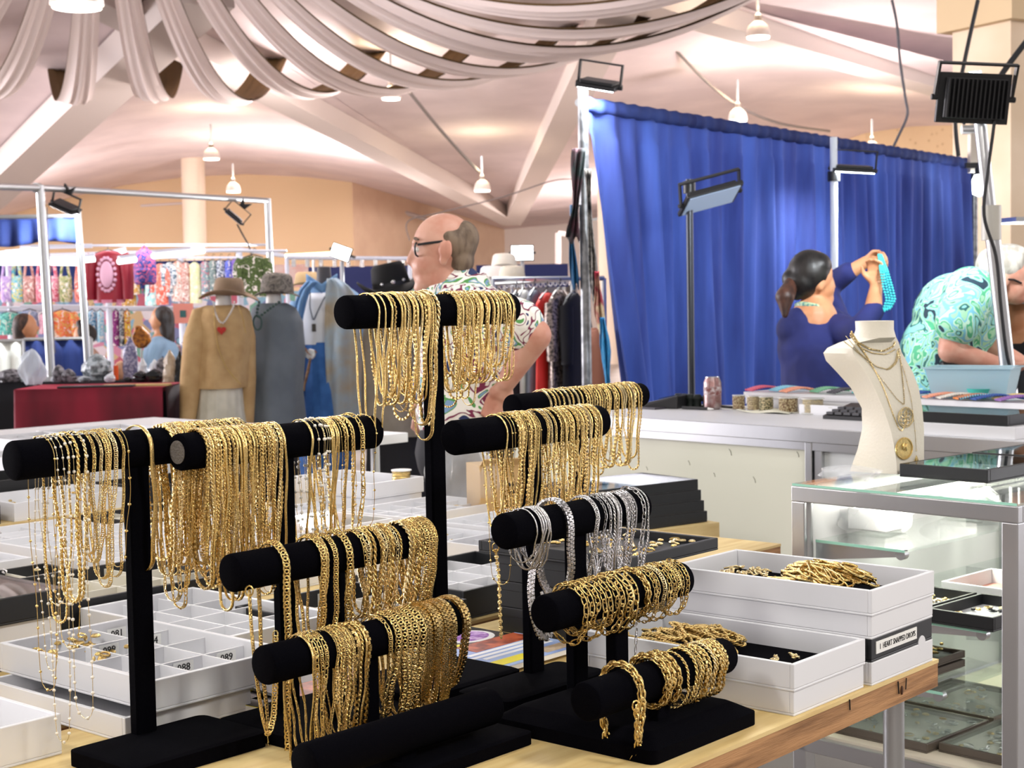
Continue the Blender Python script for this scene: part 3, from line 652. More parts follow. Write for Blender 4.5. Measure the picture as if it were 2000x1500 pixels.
# front stack of two
tray('lower white tray of the pair at the table edge', 1.885, 1.118, TZ, .206, .375, h4)
tray('open white tray at the table edge with heaped gold bracelets', 1.883, 1.116, TZ+h4, .21, .379, h4+.004, lining=velvet)
gold_heap('bracelet_pile', 'heap of braided gold bracelets in the front edge tray', UV(1.985, 1.36, TZ+h4+.008), .17, .24, .035, 'rope', .006, 26, m=golds, seed=8)
gold_heap('bracelet_pile', 'single gold bracelet stretched across the black lining of front edge tray', UV(1.985, 1.2, TZ+h4+.008), .12, .05, .004, 'rope', .005, 2, m=paleg, seed=11)
# black boxes behind the bracelet stand
for i in range(3):
    MBo = MB().bx(0, .24, 0, .20, .0, .0465).bx(-.001, .241, -.001, .201, .030, .0462)
    o = MBo.build('black_box', black, loc=UV(2.06, 1.63, TZ+i*.047), rz=TH, smooth=0, bevel=.001); tag(o, '%s closed black box in the stack behind the bracelet stand' % ('lowest', 'middle', 'topmost')[i], 'box', 'stacked black boxes')
tray('wide shallow black tray of gold pieces on the black box stack', 2.05, 1.53, TZ+.142, .27, .34, .022, outer=black, lining=black, items=(70, [gold, paleg], .01, 5), w=.009)
# magazines
def magazine(label, u, v, z, rz, cover, blocks, th=.006, sz=(.21, .275), words=()):
    t = thing('magazine', label, 'magazine', UV(u, v, z), rz)
    MB().bx(0, sz[0], 0, sz[1], 0, th).build('pages', paper, t, smooth=0); MB().bx(-.0005, sz[0]+.0005, -.0005, sz[1]+.0005, th, th+.0006).build('cover', cover, t, smooth=0)
    for x0, x1, y0, y1, m in blocks: MB().bx(x0, x1, y0, y1, th+.0006, th+.001).build('print_block', m, t, smooth=0)
    return t
yel = mat('print_yellow', '#f3e21b', .4); purp = mat('print_amethyst', '#8a3fb0', .4, col2='#d9b9e8', scale=70); red_ = mat('print_rust', '#c4603a', .4, col2='#7a2d1e', scale=40); blu = mat('print_sky', '#a9bfe6', .4, col2='#8ba3d8', scale=9); dark = mat('print_black', '#1d1c1c', .35)
wpr = mat('print_white', '#f2f2f2', .4); tanp = mat('print_stone', '#d8c3a6', .4, col2='#b39a7c', scale=50)
m1 = magazine('black and yellow mineral magazine with an amethyst picture', 1.835, 1.70, TZ, TH, dark, [(0, .2, .178, .2, yel), (.015, .06, .15, .16, wpr), (.015, .075, .128, .138, yel), (.015, .07, .108, .117, wpr), (.015, .08, .086, .096, yel), (.015, .06, .066, .075, yel)], sz=(.2, .2))
MB().lathe([(.052, 0), (.052, .0003)], 24, (.135, .128, .0066), sx=1, sy=.9).build('print_block', wpr, m1); MB().lathe([(.044, 0), (.044, .0006)], 24, (.135, .13, .0066), sx=1, sy=.85).build('print_block', purp, m1)
MB().lathe([(.026, 0), (.026, .0006)], 24, (.1, .062, .0066), sx=1.2, sy=.7).build('print_block', tanp, m1)
m2 = magazine('pale blue mineral magazine lying over the black and yellow one', 1.80, 1.60, TZ+.0072, TH, blu, [(.06, .21, .105, .155, red_), (.03, .19, .09, .1, wpr), (.02, .18, .073, .083, wpr), (.03, .2, .056, .066, wpr), (.015, .1, .012, .04, yel), (.13, .2, .01, .04, tanp)], th=.008, sz=(.215, .155))
magazine('yellow and black magazine pile beside the leftmost stand base', 1.44, 1.62, TZ, TH+.1, yel, [(.0, .21, .06, .2, dark), (.02, .15, .02, .05, dark), (.02, .18, .1, .13, yel), (.03, .1, .15, .17, tanp)], th=.009)
magazine('rust coloured magazine topmost on the pile near leftmost stand', 1.47, 1.66, TZ+.0105, TH-.08, dark, [(.02, .19, .03, .13, red_), (.02, .12, .2, .22, wpr), (.03, .15, .23, .25, yel)], th=.004, sz=(.19, .255))
o = MB().cyl((0, 0, 0), (0, 0, .002), .0115, n=24).build('coin', silver, loc=on(827, 1488, TZ)); tag(o, 'single silver coin lying on the plywood in front', 'coin')
# left front trays
tray('white box under the numbered tray at lower left', 1.215, 1.77, TZ, .22, .36, .036)
nums = [('084', .205, .29), ('099', .125, .29), ('086', .125, .195), ('089', .205, .1), ('088', .125, .1), ('081', .205, .385)]
tray('numbered white compartment tray with gold medals at the lower left', 1.255, 1.757, TZ+.0365, .25, .40, .045, 3, 4, numbers=nums, items=(60, [gold, golds], .026, 21, (.015, .16, .2, .385)), w=.009)
tray('empty white box at the bottom left corner of the picture', .91, 1.80, TZ, .225, .36, .055)
tray('empty white compartment tray right behind the numbered tray', 1.55, 1.975, TZ, .25, .41, .06, 3, 4, w=.009)
tray('lower black box of the stack at the left edge', 1.13, 2.29, TZ, .32, .36, .04, outer=black)
tray('white box sandwiched between black boxes at the left edge', 1.13, 2.29, TZ+.041, .32, .36, .036)
tray('upper black glass-topped case of the stack at the left edge', 1.12, 2.28, TZ+.078, .34, .38, .045, outer=black, lining=white, glass_top=True, items=(20, [gold, silver], .004, 31))
tray('long black case with cream compartments behind the leftmost stand', 1.50, 2.40, TZ+.02, .42, .30, .05, 4, 3, outer=black, inner=cream, lining=cream, w=.008, items=(16, [gold], .004, 33))
tray('plain white box supporting the long black compartment case', 1.52, 2.41, TZ, .38, .27, .0195)
# the field of trays on the long table
k = 0
kinds = [('white compartment tray', white, 4, 3, False, white), ('white glass-topped case', white, 0, 0, True, greyin), ('white compartment tray', white, 3, 4, False, white), ('black rimmed compartment tray', black, 4, 3, False, cream)]
for r_, v in enumerate((2.45, 2.78, 3.06, 3.34)):
    for c_, u in enumerate((1.98, 2.39, 2.8)) if r_ < 1 else enumerate((1.5, 1.92, 2.34, 2.76)):
        nm, om, nu, nv, gt, lm = kinds[(r_*3+c_*2+(r_*c_)) % 4]
        if r_ == 3 and u > 2.7: continue
        tray('%s on the long table, %s from the left in its %s row' % (nm, ordinal(c_), ordinal(r_)), u+rnd(-.012, .012), v+rnd(-.01, .005), TZ, .38, .25, rnd(.03, .05), nu, nv, outer=om, inner=cream if om is black else white, lining=lm, items=(24, [gold, silver, paleg], .004 if gt else .02, 40+k), glass_top=gt); k += 1
t = tray('grey compartment tray labelled SHOW 2 behind the central stand', 1.76, 1.91, TZ, .30, .3, .05, 3, 3, outer=black, inner=greyin, lining=greyin, w=.006)
MB().bx(.16, .29, -.0012, .0005, .012, .036).build('label_strip', paper, t, smooth=0); text('SHOW 2', .018, ink, (.235, -.0014, .024), (R(90), 0, 0), t)
text('TX 1056', .014, ink, (.22, .19, .022), (R(80), 0, 0), t, 'number_slip')
tray('black edged compartment tray right of the central stem', 2.09, 1.945, TZ, .36, .30, .055, 4, 3, outer=black, inner=white, lining=white)
tray('white compartment tray with yellow pendants beyond the central stem', 2.48, 2.1, TZ, .38, .27, .06, 4, 3, items=(14, [gold], .006, 61))
# white box with a spool of gold wire
tray('white lower box below the spool near the end of the long table', 2.98, 3.12, TZ, .2, .33, .045)
tray('open white box with the gold spool standing in it', 2.975, 3.115, TZ+.046, .21, .34, .045)
def spool(label, loc, r_, h, m, flm, rx=0.):
    t = thing('wire_spool', label, 'spool', loc)
    MB().lathe([(r_, 0), (r_, .003)], 24).build('flange', flm, t); MB().lathe([(r_, h), (r_, h+.003)], 24).build('flange', flm, t)
    mb = MB()
    for i in range(7): 
        zz = .004+(h-.006)*(i+.5)/7; mb.tube([((r_*.8+.001*math.sin(3*a))*math.cos(a), (r_*.8)*math.sin(a), zz+.0015*math.sin(2*a+i)) for a in [2*PI*j/18 for j in range(18)]], h/13, 6, True)
    mb.build('wound_chain', m, t); MB().cyl((0, 0, .003), (0, 0, h), r_*.7, n=16).build('core', m, t)
    t.rotation_euler = (rx, 0, 0); return t
p = at(784, 928, 4.48); spool('spool of gold chain with a white flange in the white box', (p.x, p.y, TZ+.05), .03, .055, gold, paper)
# clear plastic bag and cardboard carton
plastic = mat('clear_plastic', (.95, .97, 1), .12, alpha=.2, bump=.6, bscale=25)
def bag(name, label, loc, sx, sy, sz, seed, rz=0., m=plastic, n=18, cat='bag'):
    rg = random.Random(seed); ph = [rg.uniform(0, 6) for _ in range(8)]; mb = MB()
    def fn(a, b):
        th = a*2*PI; el = b; r_ = (math.sin(PI*min(1, el*.85+.15))**.6)*(1+.22*math.sin(3*th+ph[0]+el*4)+.15*math.sin(5*th+ph[1]-el*7)+.08*math.sin(9*th+ph[2]))
        return (sx/2*r_*math.cos(th), sy/2*r_*math.sin(th), sz*el+.02*sz*math.sin(4*th+ph[3]))
    mb.grid(fn, n*2, n); o = mb.build(name, m, loc=loc, rz=rz, smooth=60); return tag(o, label, cat)
p = on(925, 1015, TZ); bag('plastic_bag', 'crumpled clear plastic bag behind the central stem', (p.x-.02, p.y+.03, TZ), .2, .15, .22, 3)
p = on(1000, 1020, TZ); t = thing('cardboard_carton', 'brown cardboard carton with folded flap beyond the stands', 'box', (p.x-.0, p.y+.06, TZ), R(20))
card = mat('cardboard', '#c2a06e', .8); MB().bx(-.09, .07, 0, .12, 0, .15).build('carton_body', card, t, smooth=0, bevel=.002)
MB().add([(-.09, 0, .15), (.07, 0, .15), (.07, -.03, .17), (-.09, -.03, .17)], [(0, 1, 2, 3)]).build('flap', card, t, solid=.003, smooth=0)
mb = MB()
for i in range(4): mb.bx(-.01+i*.012, -.002+i*.012, -.0006, 0, .09, .1); mb.bx(-.01+i*.012, -.002+i*.012, -.0006, 0, .07, .08)
mb.build('printed_marks', ink, t, smooth=0)
# back table at far left: boxes and black cases of gold pieces
lab = ['white box', 'black case']
j = 0
for r_, (v, z) in enumerate(((3.68, TZ+.03), (3.96, TZ+.03))):
    for c_, u in enumerate((1.35, 1.78, 2.2, 2.62)):
        b_ = (r_+c_) % 2
        tray('%s of gold pieces on the back table, %s from left in %s row' % (lab[b_], ordinal(c_), ordinal(r_)), u, v, z, .38, .25, .05+.03*r_, outer=black if b_ else white, lining=black if b_ else white, items=(60, [gold, paleg, golds], .02, 80+j)); j += 1
# low white trays further back, in front of the red velvet table
for i, (px, py) in enumerate(((40, 885), (150, 872), (255, 880), (30, 925), (340, 872))):
    p = on(px, py, .86); tray('pale distant compartment tray before the red velvet, %s from the far left' % ordinal(i), 0, 0, 0, .42, .30, .05, 5, 3, loc=(p.x, p.y, .86), rz=TH)
p = on(180, 905, .86); t = thing('far_tray_table', 'low white covered table carrying pale trays before the red velvet', 'table', (p.x, p.y, 0), TH)
MB().bx(-.8, 1.5, -.1, 1.7, .82, .859).build('table_top', white, t, smooth=0)
for a, b in ((-.7, 0), (1.4, 0), (-.7, 1.6), (1.4, 1.6)): MB().cyl((a, b, 0), (a, b, .82), .02, n=10).build('leg', steel, t)
# ------------------------------------------------------------------ white counter, glass case, bust
CZ = 1.0
k0 = on(1240, 815, CZ); k1 = on(1690, 843, CZ); dk = (k1-k0); aK = math.atan2(dk.y, dk.x); LK = dk.length
kx, ky = math.cos(aK), math.sin(aK)
def K(x, y, z=CZ): return Vector((k0.x+kx*x-ky*y, k0.y+ky*x+kx*y, z))
def toK(p): a, b = p[0]-k0.x, p[1]-k0.y; return (kx*a+ky*b, -ky*a+kx*b)
panelm = mat('cream_laminate', '#e6e6d4', .45, col2='#dedfcc', scale=1.2)
panelw = mat('pale_blue_laminate', '#dfe4e6', .45)
xl = toK(on(735, 797, CZ))[0]; xp = toK(on(1575, 838, CZ))[0]; xr = xp+1.5
ct = thing('counter', 'long white back counter with cream sliding doors and aluminium rails', 'counter', K(0, 0, 0), aK)
MB().bx(xl, xr, 0, .56, .985, 1.0).build('counter_top', white, ct, smooth=0)
MB().bx(xl, xr, -.006, .0, .955, 1.0).build('top_rail', alu, ct, smooth=0, bevel=.002); MB().bx(xl, xr, .0, .012, .93, .985).build('door_track', alu, ct, smooth=0)
MB().bx(xl, xp-.03, .012, .03, .12, .93).build('door', panelm, ct, smooth=0); MB().bx(xp+.03, xr, .018, .036, .12, .93).build('door', panelw, ct, smooth=0)
MB().bx(xp-.03, xp-.004, -.002, .03, .1, .955).build('door_frame', alu, ct, smooth=0, bevel=.002); MB().bx(xp+.002, xp+.03, .004, .03, .1, .93).build('door_frame', alu, ct, smooth=0, bevel=.002)
lk = MB().cyl((xp-.012, -.002, .8), (xp-.012, -.03, .8), .013, n=16).build('lock', steel, ct); MB().cyl((xp-.012, -.03, .8), (xp-.012, -.034, .8), .009, n=16).build('key_slot', alu, lk)
MB().bx(xl, xr, .02, .53, .02, .12).build('plinth', white, ct, smooth=0)
MB().bx(xl, xl+.012, .03, .55, .1, .985).build('end_panel', panelm, ct, smooth=0); MB().bx(xl, xr, .535, .55, .1, .985).build('front_panel', white, ct, smooth=0)
mb = MB()
for px, py, s in ((1425, 875, 1), (1549, 870, .8), (1345, 905, .7), (1395, 925, .6), (1470, 925, .9), (1258, 925, .6)):
    a = toK(on(px, py, .87)); x = (px-1240)/450*LK*1.05; z = 1.42-(py-577)*5.1/3000
    mb.tube([(x, .0115, z), (x+.008*s, .0115, z-.01*s), (x+.011*s, .0115, z-.022*s)], .001, 5)
mb.build('scuff_marks', mat('scuff', '#8d8f80', .8), ct)

# things lying on the counter
def onK(px, py): return on(px, py, CZ)
def rowK(px, y, z=CZ):          # the counter point in a pixel column at depth y behind the counter edge
    return min((on(px, q/2, z) for q in range(1480, 1720)), key=lambda p_: abs(toK(p_)[1]-y))
p = rowK(1300, .40); t = thing('card_terminal', 'black card terminal lying at the left end of the counter', 'terminal', p, aK+.3)
MB().add([(-.09, -.05, 0), (.07, -.05, 0), (.07, .05, 0), (-.09, .05, 0), (-.09, -.045, .015), (.07, -.045, .05), (.07, .045, .05), (-.09, .045, .015)], [(3, 2, 1, 0), (4, 5, 6, 7), (0, 1, 5, 4), (1, 2, 6, 5), (2, 3, 7, 6), (3, 0, 4, 7)]).build('terminal_body', blackp, t, smooth=0, bevel=.004)
MB().box((.02, 0, .043), (.07, .06, .003), M=Matrix.Rotation(-.215, 3, 'Y')).build('screen', mat('dim_screen', '#2c3c5a', .15), t, smooth=0)
p = rowK(1262, .36); tag(MB().bx(-.1, .1, -.06, .06, 0, .006).build('dark_folder', mat('dark_folder', '#3a3640', .5), loc=p, rz=aK), 'thin dark folder under the card terminal', 'folder')
p = rowK(1352, .48); mb = MB()
for i in range(5): mb.lathe([(.018, 0), (.014, .02), (.02, .035), (.012, .05)], 10, (i*.034-.07, rnd(-.008, .008), 0))
tag(mb.build('black_ribbon_roll', mat('black_green', '#0d1713', .6), loc=p, rz=aK), 'bunched black ribbon between the card terminal and the drink can', 'ribbon')
can_m = mat('can_print', '#c9c1c0', .35, .6, cols=['#c9c1c0', '#b8abab', '#8f6a68', '#c9c1c0'], kind='noise', scale=22)
p = rowK(1392, .44); t = thing('drink_can', 'silver and maroon drink can standing on the counter', 'can', p)
MB().lathe([(.024, 0), (.0325, .01), (.033, .02), (.033, .1), (.027, .115), (.0265, .119)], 24).build('can_body', can_m, t)
MB().lathe([(.0265, .118), (.0265, .121), (.024, .121), (.024, .119)], 24).build('lid', alu, t); MB().bx(-.008, .008, -.012, .006, .119, .1205).build('pull_tab', alu, t)
MB().lathe([(.0334, .055), (.0334, .085)], 24).build('printed_band', mat('can_maroon', '#7d4a48', .4, col2='#c7bcbc', scale=60), t)
pad = thing('paper_sheet', 'white printed sheet in front of the drink can', 'paper', onK(1400, 795), aK+.15); MB().bx(-.14, .14, -.08, .08, 0, .002).build('sheet', paper, pad, smooth=0)
mb = MB()
for i in range(5): mb.bx(-.1, rnd(.0, .1), -.05+i*.022, -.046+i*.022, .002, .0023)
mb.build('print_lines', mat('grey_print', '#a8a8ae', .7), pad, smooth=0)
for i, (px, py, a_, lb) in enumerate(((1362, 801, .05, 'black marker lying at the front left of the counter'), (1430, 799, -.25, 'gold-tipped black pen at the middle of the counter front'))):
    p = onK(px, py); t = thing('pen', lb, 'pen', (p.x, p.y, CZ+.007), aK+a_); MB().cyl((-.07, 0, 0), (.05, 0, 0), .0055, n=10).build('barrel', blackp, t); MB().cyl((.05, 0, 0), (.075, 0, 0), .005, .0015, n=10).build('tip', gold if i else paper, t)
def crumple(name, label, p, sx, sy, sz, m, seed, rz=0.):
    rg = random.Random(seed); ph = [rg.uniform(0, 6) for _ in range(6)]; mb = MB()
    mb.grid(lambda a, b: ((a-.5)*sx*(1+.12*math.sin(b*5+ph[0])), (b-.5)*sy*(1+.12*math.sin(a*6+ph[1])), sz*(.5+.3*math.sin(a*7+ph[2]+b*3)+.2*math.sin(b*9+ph[3]-a*4))), 14, 10)
    return tag(mb.build(name, m, loc=p, rz=rz, solid=.0015, smooth=60), label, 'paper')
crumple('tissue_sheet', 'crumpled cream tissue hanging over the counter edge', onK(1505, 806), .2, .1, .012, mat('cream_tissue', '#e4e2cf', .7), 4, aK)
for i, (px, py, w_, d_, h_) in enumerate(((1490, 790, .17, .10, .03), (1620, 812, .26, .10, .035))):
    p = onK(px, py); tag(box_open(MB(), w_, d_, h_, .004).build('white_tray', white, loc=K(*[toK(p)[0]-w_/2, toK(p)[1]], CZ), rz=aK, smooth=0, bevel=.001), ('low white tray left of the spools on the counter', 'longer white tray right of the crumpled tissue')[i], 'tray')
beadcols = ['#8e6b4a', '#b7a184', '#5d6146', '#7e5c3c', '#c9bda4', '#3f7d63']
for i, (px, w_) in enumerate(((1443, 26), (1472, 26), (1497, 30), (1540, 42), (1588, 46), (1632, 36))):
    p = rowK(px, .47); r_ = w_*p.y/F/2; bm = mat('bead_wire_%d' % i, beadcols[i], .4, col2='#e3d3a8', scale=160, bump=1, bscale=300)
    spool('spool of %s chain in the counter row, %s from the drink can' % (('brown', 'tan', 'moss green', 'bronze', 'cream beaded', 'emerald')[i], ordinal(i)), (p.x, p.y, CZ+.001), r_, .052 if i < 5 else .025, bm, mat('clear_flange', '#e9e9e2', .2, alpha=.75))
p = rowK(1690, .42); t = thing('calculator', 'black desk calculator partly hidden behind the bust', 'calculator', K(toK(p)[0], toK(p)[1]-.02, CZ), aK)
MB().add([(-.1, -.08, 0), (.1, -.08, 0), (.1, .08, 0), (-.1, .08, 0), (-.1, -.08, .012), (.1, -.08, .012), (.1, .08, .045), (-.1, .08, .045)], [(3, 2, 1, 0), (4, 5, 6, 7), (0, 1, 5, 4), (1, 2, 6, 5), (2, 3, 7, 6), (3, 0, 4, 7)]).build('case', blackp, t, smooth=0)
for r_ in range(3):
    for c_ in range(5): MB().box((-.08+c_*.035, -.06+r_*.032, .02+r_*.0066), (.026, .022, .008)).build('key', mat('grey_key', '#46464a', .5), t, smooth=0)
# colourful bead strands in bundles along the counter
bc = ['#d8637d', '#58c3c9', '#8fd0e8', '#f0a78a', '#7fbf9a', '#3c5ea8', '#e7d08b', '#9a6fb8', '#4a4a52', '#e9e4da', '#6cc7a8', '#ef8a3c']
def strands(label, p, w_, L_, n, col, rz, seed):
    rg = random.Random(seed); V = []; Fs = []; k = 0
    for i in range(n):
        y = (i/(max(1, n-1))-.5)*w_; P = np.array([(L_*(q/9-.5), y+rg.uniform(-.002, .002), .006+.012*math.sin(PI*q/9)) for q in range(10)])
        v_, f_, _m = strand('ball', w_/n*1.05, P, False, (0, 0, 1)); V.append(v_); Fs += [tuple(q+k for q in f) for f in f_]; k += len(v_)
    me = bpy.data.meshes.new('bead_strands'); me.from_pydata(np.vstack(V).tolist(), [], Fs); me.materials.append(mat('bead_'+col, col, .25)); me.polygons.foreach_set('use_smooth', [True]*len(Fs))
    o = bpy.data.objects.new('bead_bundle', me); COL.objects.link(o); o.location = p; o.rotation_euler = (0, 0, rz); return tag(o, label, 'beads', 'bundles of bead strands on the counter')
RZ = 1.06
rt = thing('bead_riser', 'raised narrow shelf of coloured beads behind the counter', 'shelf', K(0, 0, 0), aK)
MB().bx(.02, 1.85, .57, .86, RZ-.02, RZ).build('shelf_top', white, rt, smooth=0)
MB().bx(.03, 1.84, .575, .59, 0, RZ-.02).build('front_board', white, rt, smooth=0); MB().bx(.03, .045, .59, .79, 0, RZ-.02).build('upright', white, rt, smooth=0); MB().bx(1.825, 1.84, .59, .79, 0, RZ-.02).build('upright', white, rt, smooth=0)
for i, (x, y, c_) in enumerate(((.08, .62, 0), (.16, .66, 2), (.24, .62, 3), (.33, .68, 4), (.42, .66, 8), (.5, .7, 1), (.58, .66, 3), (.66, .68, 2), (.74, .66, 5), (.83, .68, 7))):
    strands('bundle of coloured beads behind the spools, %s from the card terminal' % ordinal(i), K(x, y, RZ+.002), .05, .13, 6, bc[c_], aK+1.2, i)
for i, (px, py, c_) in enumerate(((1838, 785, 9), (1862, 788, 8), (1888, 785, 11), (1912, 783, 2), (1935, 785, 5), (1958, 790, 7), (1990, 783, 6), (1815, 775, 10), (1800, 785, 3))):
    q_ = toK(on(px, py, RZ)); p = K(q_[0], min(.8, max(.62, q_[1])), RZ+.003); strands('bundle of coloured beads under the plastic bin, %s from the bust' % ordinal(i), p, .045, .16, 6, bc[c_], aK+.9, 20+i)
p = K(.93, .70, RZ); tag(MB().lathe([(.035, 0), (.05, .035), (.047, .035), (.032, .005)], 20).build('bead_bowl', mat('turquoise_glass', '#52c7bd', .25), loc=p), 'small turquoise bowl of beads beside the woman', 'bowl')
# plastic storage bin
q_ = toK(on(1900, 775, RZ)); t = thing('storage_bin', 'translucent pale blue plastic bin before the man in green', 'bin', K(q_[0]+.02, .74, RZ+.001), aK*.6)
binm = mat('pale_bin', '#b9dcea', .2, alpha=.75)
def rrect(ax, by, z): return [(-ax, -by, z), (ax, -by, z), (ax, by, z), (-ax, by, z)]
MB().rings([rrect(.12, .08, 0), rrect(.14, .095, .1), rrect(.15, .105, .1), rrect(.15, .105, .105), rrect(.135, .09, .105), rrect(.115, .075, .005)]).build('bin_wall', binm, t, smooth=0)
bits(50, .18, .12, .0, .05, [mat('pink_bag', '#d87aa8', .4), mat('sage', '#8fae90', .5), plastic], seed=9, s=2).build('packets', [MATS['pink_bag'], MATS['sage'], plastic], t, loc=(-.09, -.06, .012))['kind'] = 'stuff'

# ------------------------------------------------------------------ glass display case
g0_ = on(1545, 944, CZ); g1_ = on(1988, 984, CZ); dg = g1_-g0_; aG = math.atan2(dg.y, dg.x); LG = dg.length
gx, gy = math.cos(aG), math.sin(aG)
def G(x, y, z=CZ): return Vector((g0_.x+gx*x-gy*y, g0_.y+gy*x+gx*y, z))
def toG(p): a, b = p[0]-g0_.x, p[1]-g0_.y; return (gx*a+gy*b, -gy*a+gx*b)
gc = thing('glass_case', 'aluminium framed glass display case with shelves at the right', 'display case', G(0, 0, 0), aG)
DG = .95; e = .035
for x0, y0 in ((0, 0), (LG-e, 0), (0, DG-e), (LG-e, DG-e)): MB().bx(x0, x0+e, y0, y0+e, 0, CZ-.04).build('corner_post', alu, gc, smooth=0, bevel=.002)
for z0 in (CZ-.04, .40):
    MB().bx(0, LG, 0, e*.6, z0, z0+.034).build('frame_rail', alu, gc, smooth=0, bevel=.002); MB().bx(0, LG, DG-e*.6, DG, z0, z0+.034).build('frame_rail', alu, gc, smooth=0, bevel=.002)
    MB().bx(0, e*.6, e*.6, DG-e*.6, z0, z0+.034).build('frame_rail', alu, gc, smooth=0, bevel=.002); MB().bx(LG-e*.6, LG, e*.6, DG-e*.6, z0, z0+.034).build('frame_rail', alu, gc, smooth=0, bevel=.002)
MB().bx(.003, LG-.003, .003, DG-.003, CZ-.005, CZ).build('glass_top', glass, gc, smooth=0)
MB().bx(.003, LG-.003, 0, .0025, CZ-.005, CZ+.0002).build('glass_edge', glassedge, gc, smooth=0)
for nm, z, w_ in (('glass_shelf', .875, .27), ('glass_shelf', .73, .46), ('glass_shelf', .585, .36)):
    s_ = MB().bx(.045, w_, .03, DG-.04, z-.006, z).build(nm, glass, gc, smooth=0); MB().bx(.045, w_, .028, .03, z-.006, z).build('shelf_edge', glassedge, s_, smooth=0)
    for y in (.05, .7): 
        b_ = MB().add([(.03, y, z-.006), (w_-.02, y, z-.006), (w_-.02, y, z-.02), (.03, y, z-.05), (.03, y+.004, z-.006), (w_-.02, y+.004, z-.006), (w_-.02, y+.004, z-.02), (.03, y+.004, z-.05)], [(0, 1, 2, 3), (7, 6, 5, 4), (0, 4, 5, 1), (1, 5, 6, 2), (2, 6, 7, 3), (3, 7, 4, 0)]).build('shelf_bracket', alu, gc, smooth=0); MB().cyl((w_-.02, y-.006, z-.014), (w_-.02, y+.01, z-.014), .012, n=14).build('bracket_cap', steel, b_)
MB().bx(.02, LG-.02, .02, DG-.02, .425, .44).build('case_deck', mat('cream_deck', '#efe6d0', .5), gc, smooth=0)
for x0, y0 in ((.29, .46), (.31, .46), (.03, .02)): MB().cyl((x0, y0, .44), (x0, y0, CZ-.03), .011, n=14).build('shelf_post', steel, gc)
tubeo = MB().cyl((.1, .1, .955), (.1, .85, .955), .012, n=12).build('lamp_tube', mat('tube_light', (1, .97, .85), .4, emit=14), gc)
l_ = area((0, 0, 0), (0, 0, -1), .04, 4.5, (1, .95, .82), .75); l_.parent = gc; l_.location = (.16, .48, .95); l_.rotation_euler = (0, R(-25), 0)
MB().bx(.07, .13, .08, .87, .967, .975).build('lamp_tray', alu, gc, smooth=0)
MB().bx(.0, .004, e, DG-e, .44, CZ-.04).build('side_panel', white, gc, smooth=0)
gt = [('white tray with pink lined jewellery inside the glass case', .22, .26, .7305, white, mat('pink_felt', '#dfa79a', .8), .04), ('dark framed white-lined tray inside the glass case', .17, .02, .7305, black, white, .03), ('long dark framed tray at the right inside the glass case', .33, .02, .7305, black, white, .03)]
for i, (lb, x, y, z, om, lm, h_) in enumerate(gt): tray(lb, 0, 0, 0, .15 if i else .2, .22, h_, outer=om, lining=lm, items=(16, [gold, silver, black], .004, 110+i), loc=G(x, y, z), rz=aG)
em = mat('green_stone', '#1e6b50', .15)
tray('upper dark tray of green stone bracelets inside the glass case', 0, 0, 0, .16, .2, .016, outer=mat('taupe', '#6c6258', .6), lining=black, items=(60, [gold, em, golds], .02, 120), loc=G(.12, .06, .606), rz=aG)
tray('lower dark tray under the green stone bracelets', 0, 0, 0, .16, .2, .016, outer=MATS['taupe'], lining=black, items=(14, [gold], .004, 121), loc=G(.12, .06, .586), rz=aG)
for i, (x, y) in enumerate(((.05, .05), (.05, .33), (.32, .08))):
    tray('glass-topped tray of charms on the case floor, %s from the front' % ordinal(i), 0, 0, 0, .26 if i < 2 else .18, .26, .02, outer=mat('bronze_frame', '#5b534a', .5), lining=greyin, items=(40, [silver, golds, steel], .004, 130+i), loc=G(x, y, .4405), rz=aG, glass_top=True)
for i, (x, y) in enumerate(((.08, .22), (.12, .55))):
    p = G(x, y, .8755); tag(MB().box((0, 0, .03), (.1, .09, .05)).build('white_carton', white, loc=p, rz=aG, bevel=.003, smooth=0), 'white box wrapped in clear film on the top shelf, %s from the front' % ordinal(i), 'box')
    bag('film_wrap', 'crinkled clear film round the %s white box on the shelf' % ordinal(i), (p.x, p.y, p.z-.0), .17, .14, .085, 7+i, aG, cat='wrapping')
# trays on top of the case
tray('black glass-topped case nearest the bust on the display case', 0, 0, 0, .22, .3, .03, outer=black, lining=mat('blue_grey_felt', '#b9c3d2', .6), glass_top=True, items=(16, [steel, silver], .002, 140), loc=G(.12, .25, CZ+.0005), rz=aG+.0, w=.012)
tray('black glass-topped case behind the first on the display case', 0, 0, 0, .22, .3, .03, outer=black, lining=MATS['blue_grey_felt'], glass_top=True, items=(12, [steel, silver], .002, 141), loc=G(.12, .57, CZ+.0005), rz=aG, w=.012)
p = onK(1820, 840); tray('long black glass-topped case on a white box at the counter right end', 0, 0, 0, .45, .24, .03, outer=black, lining=mat('mint_felt', '#bcd8cf', .6), glass_top=True, loc=K(toK(p)[0]-.12, .03, CZ+.037), rz=aK, w=.012)
tag(MB().bx(-.02, .48, -.01, .26, 0, .036).build('white_box', white, loc=K(toK(p)[0]-.12, .03, CZ), rz=aK, smooth=0, bevel=.002), 'closed white box under the long black case at the counter end', 'box')
bag('plastic_bag', 'flat clear plastic bag lying left of the bust', G(.075, .12, CZ+.001), .13, .1, .035, 12, aG)

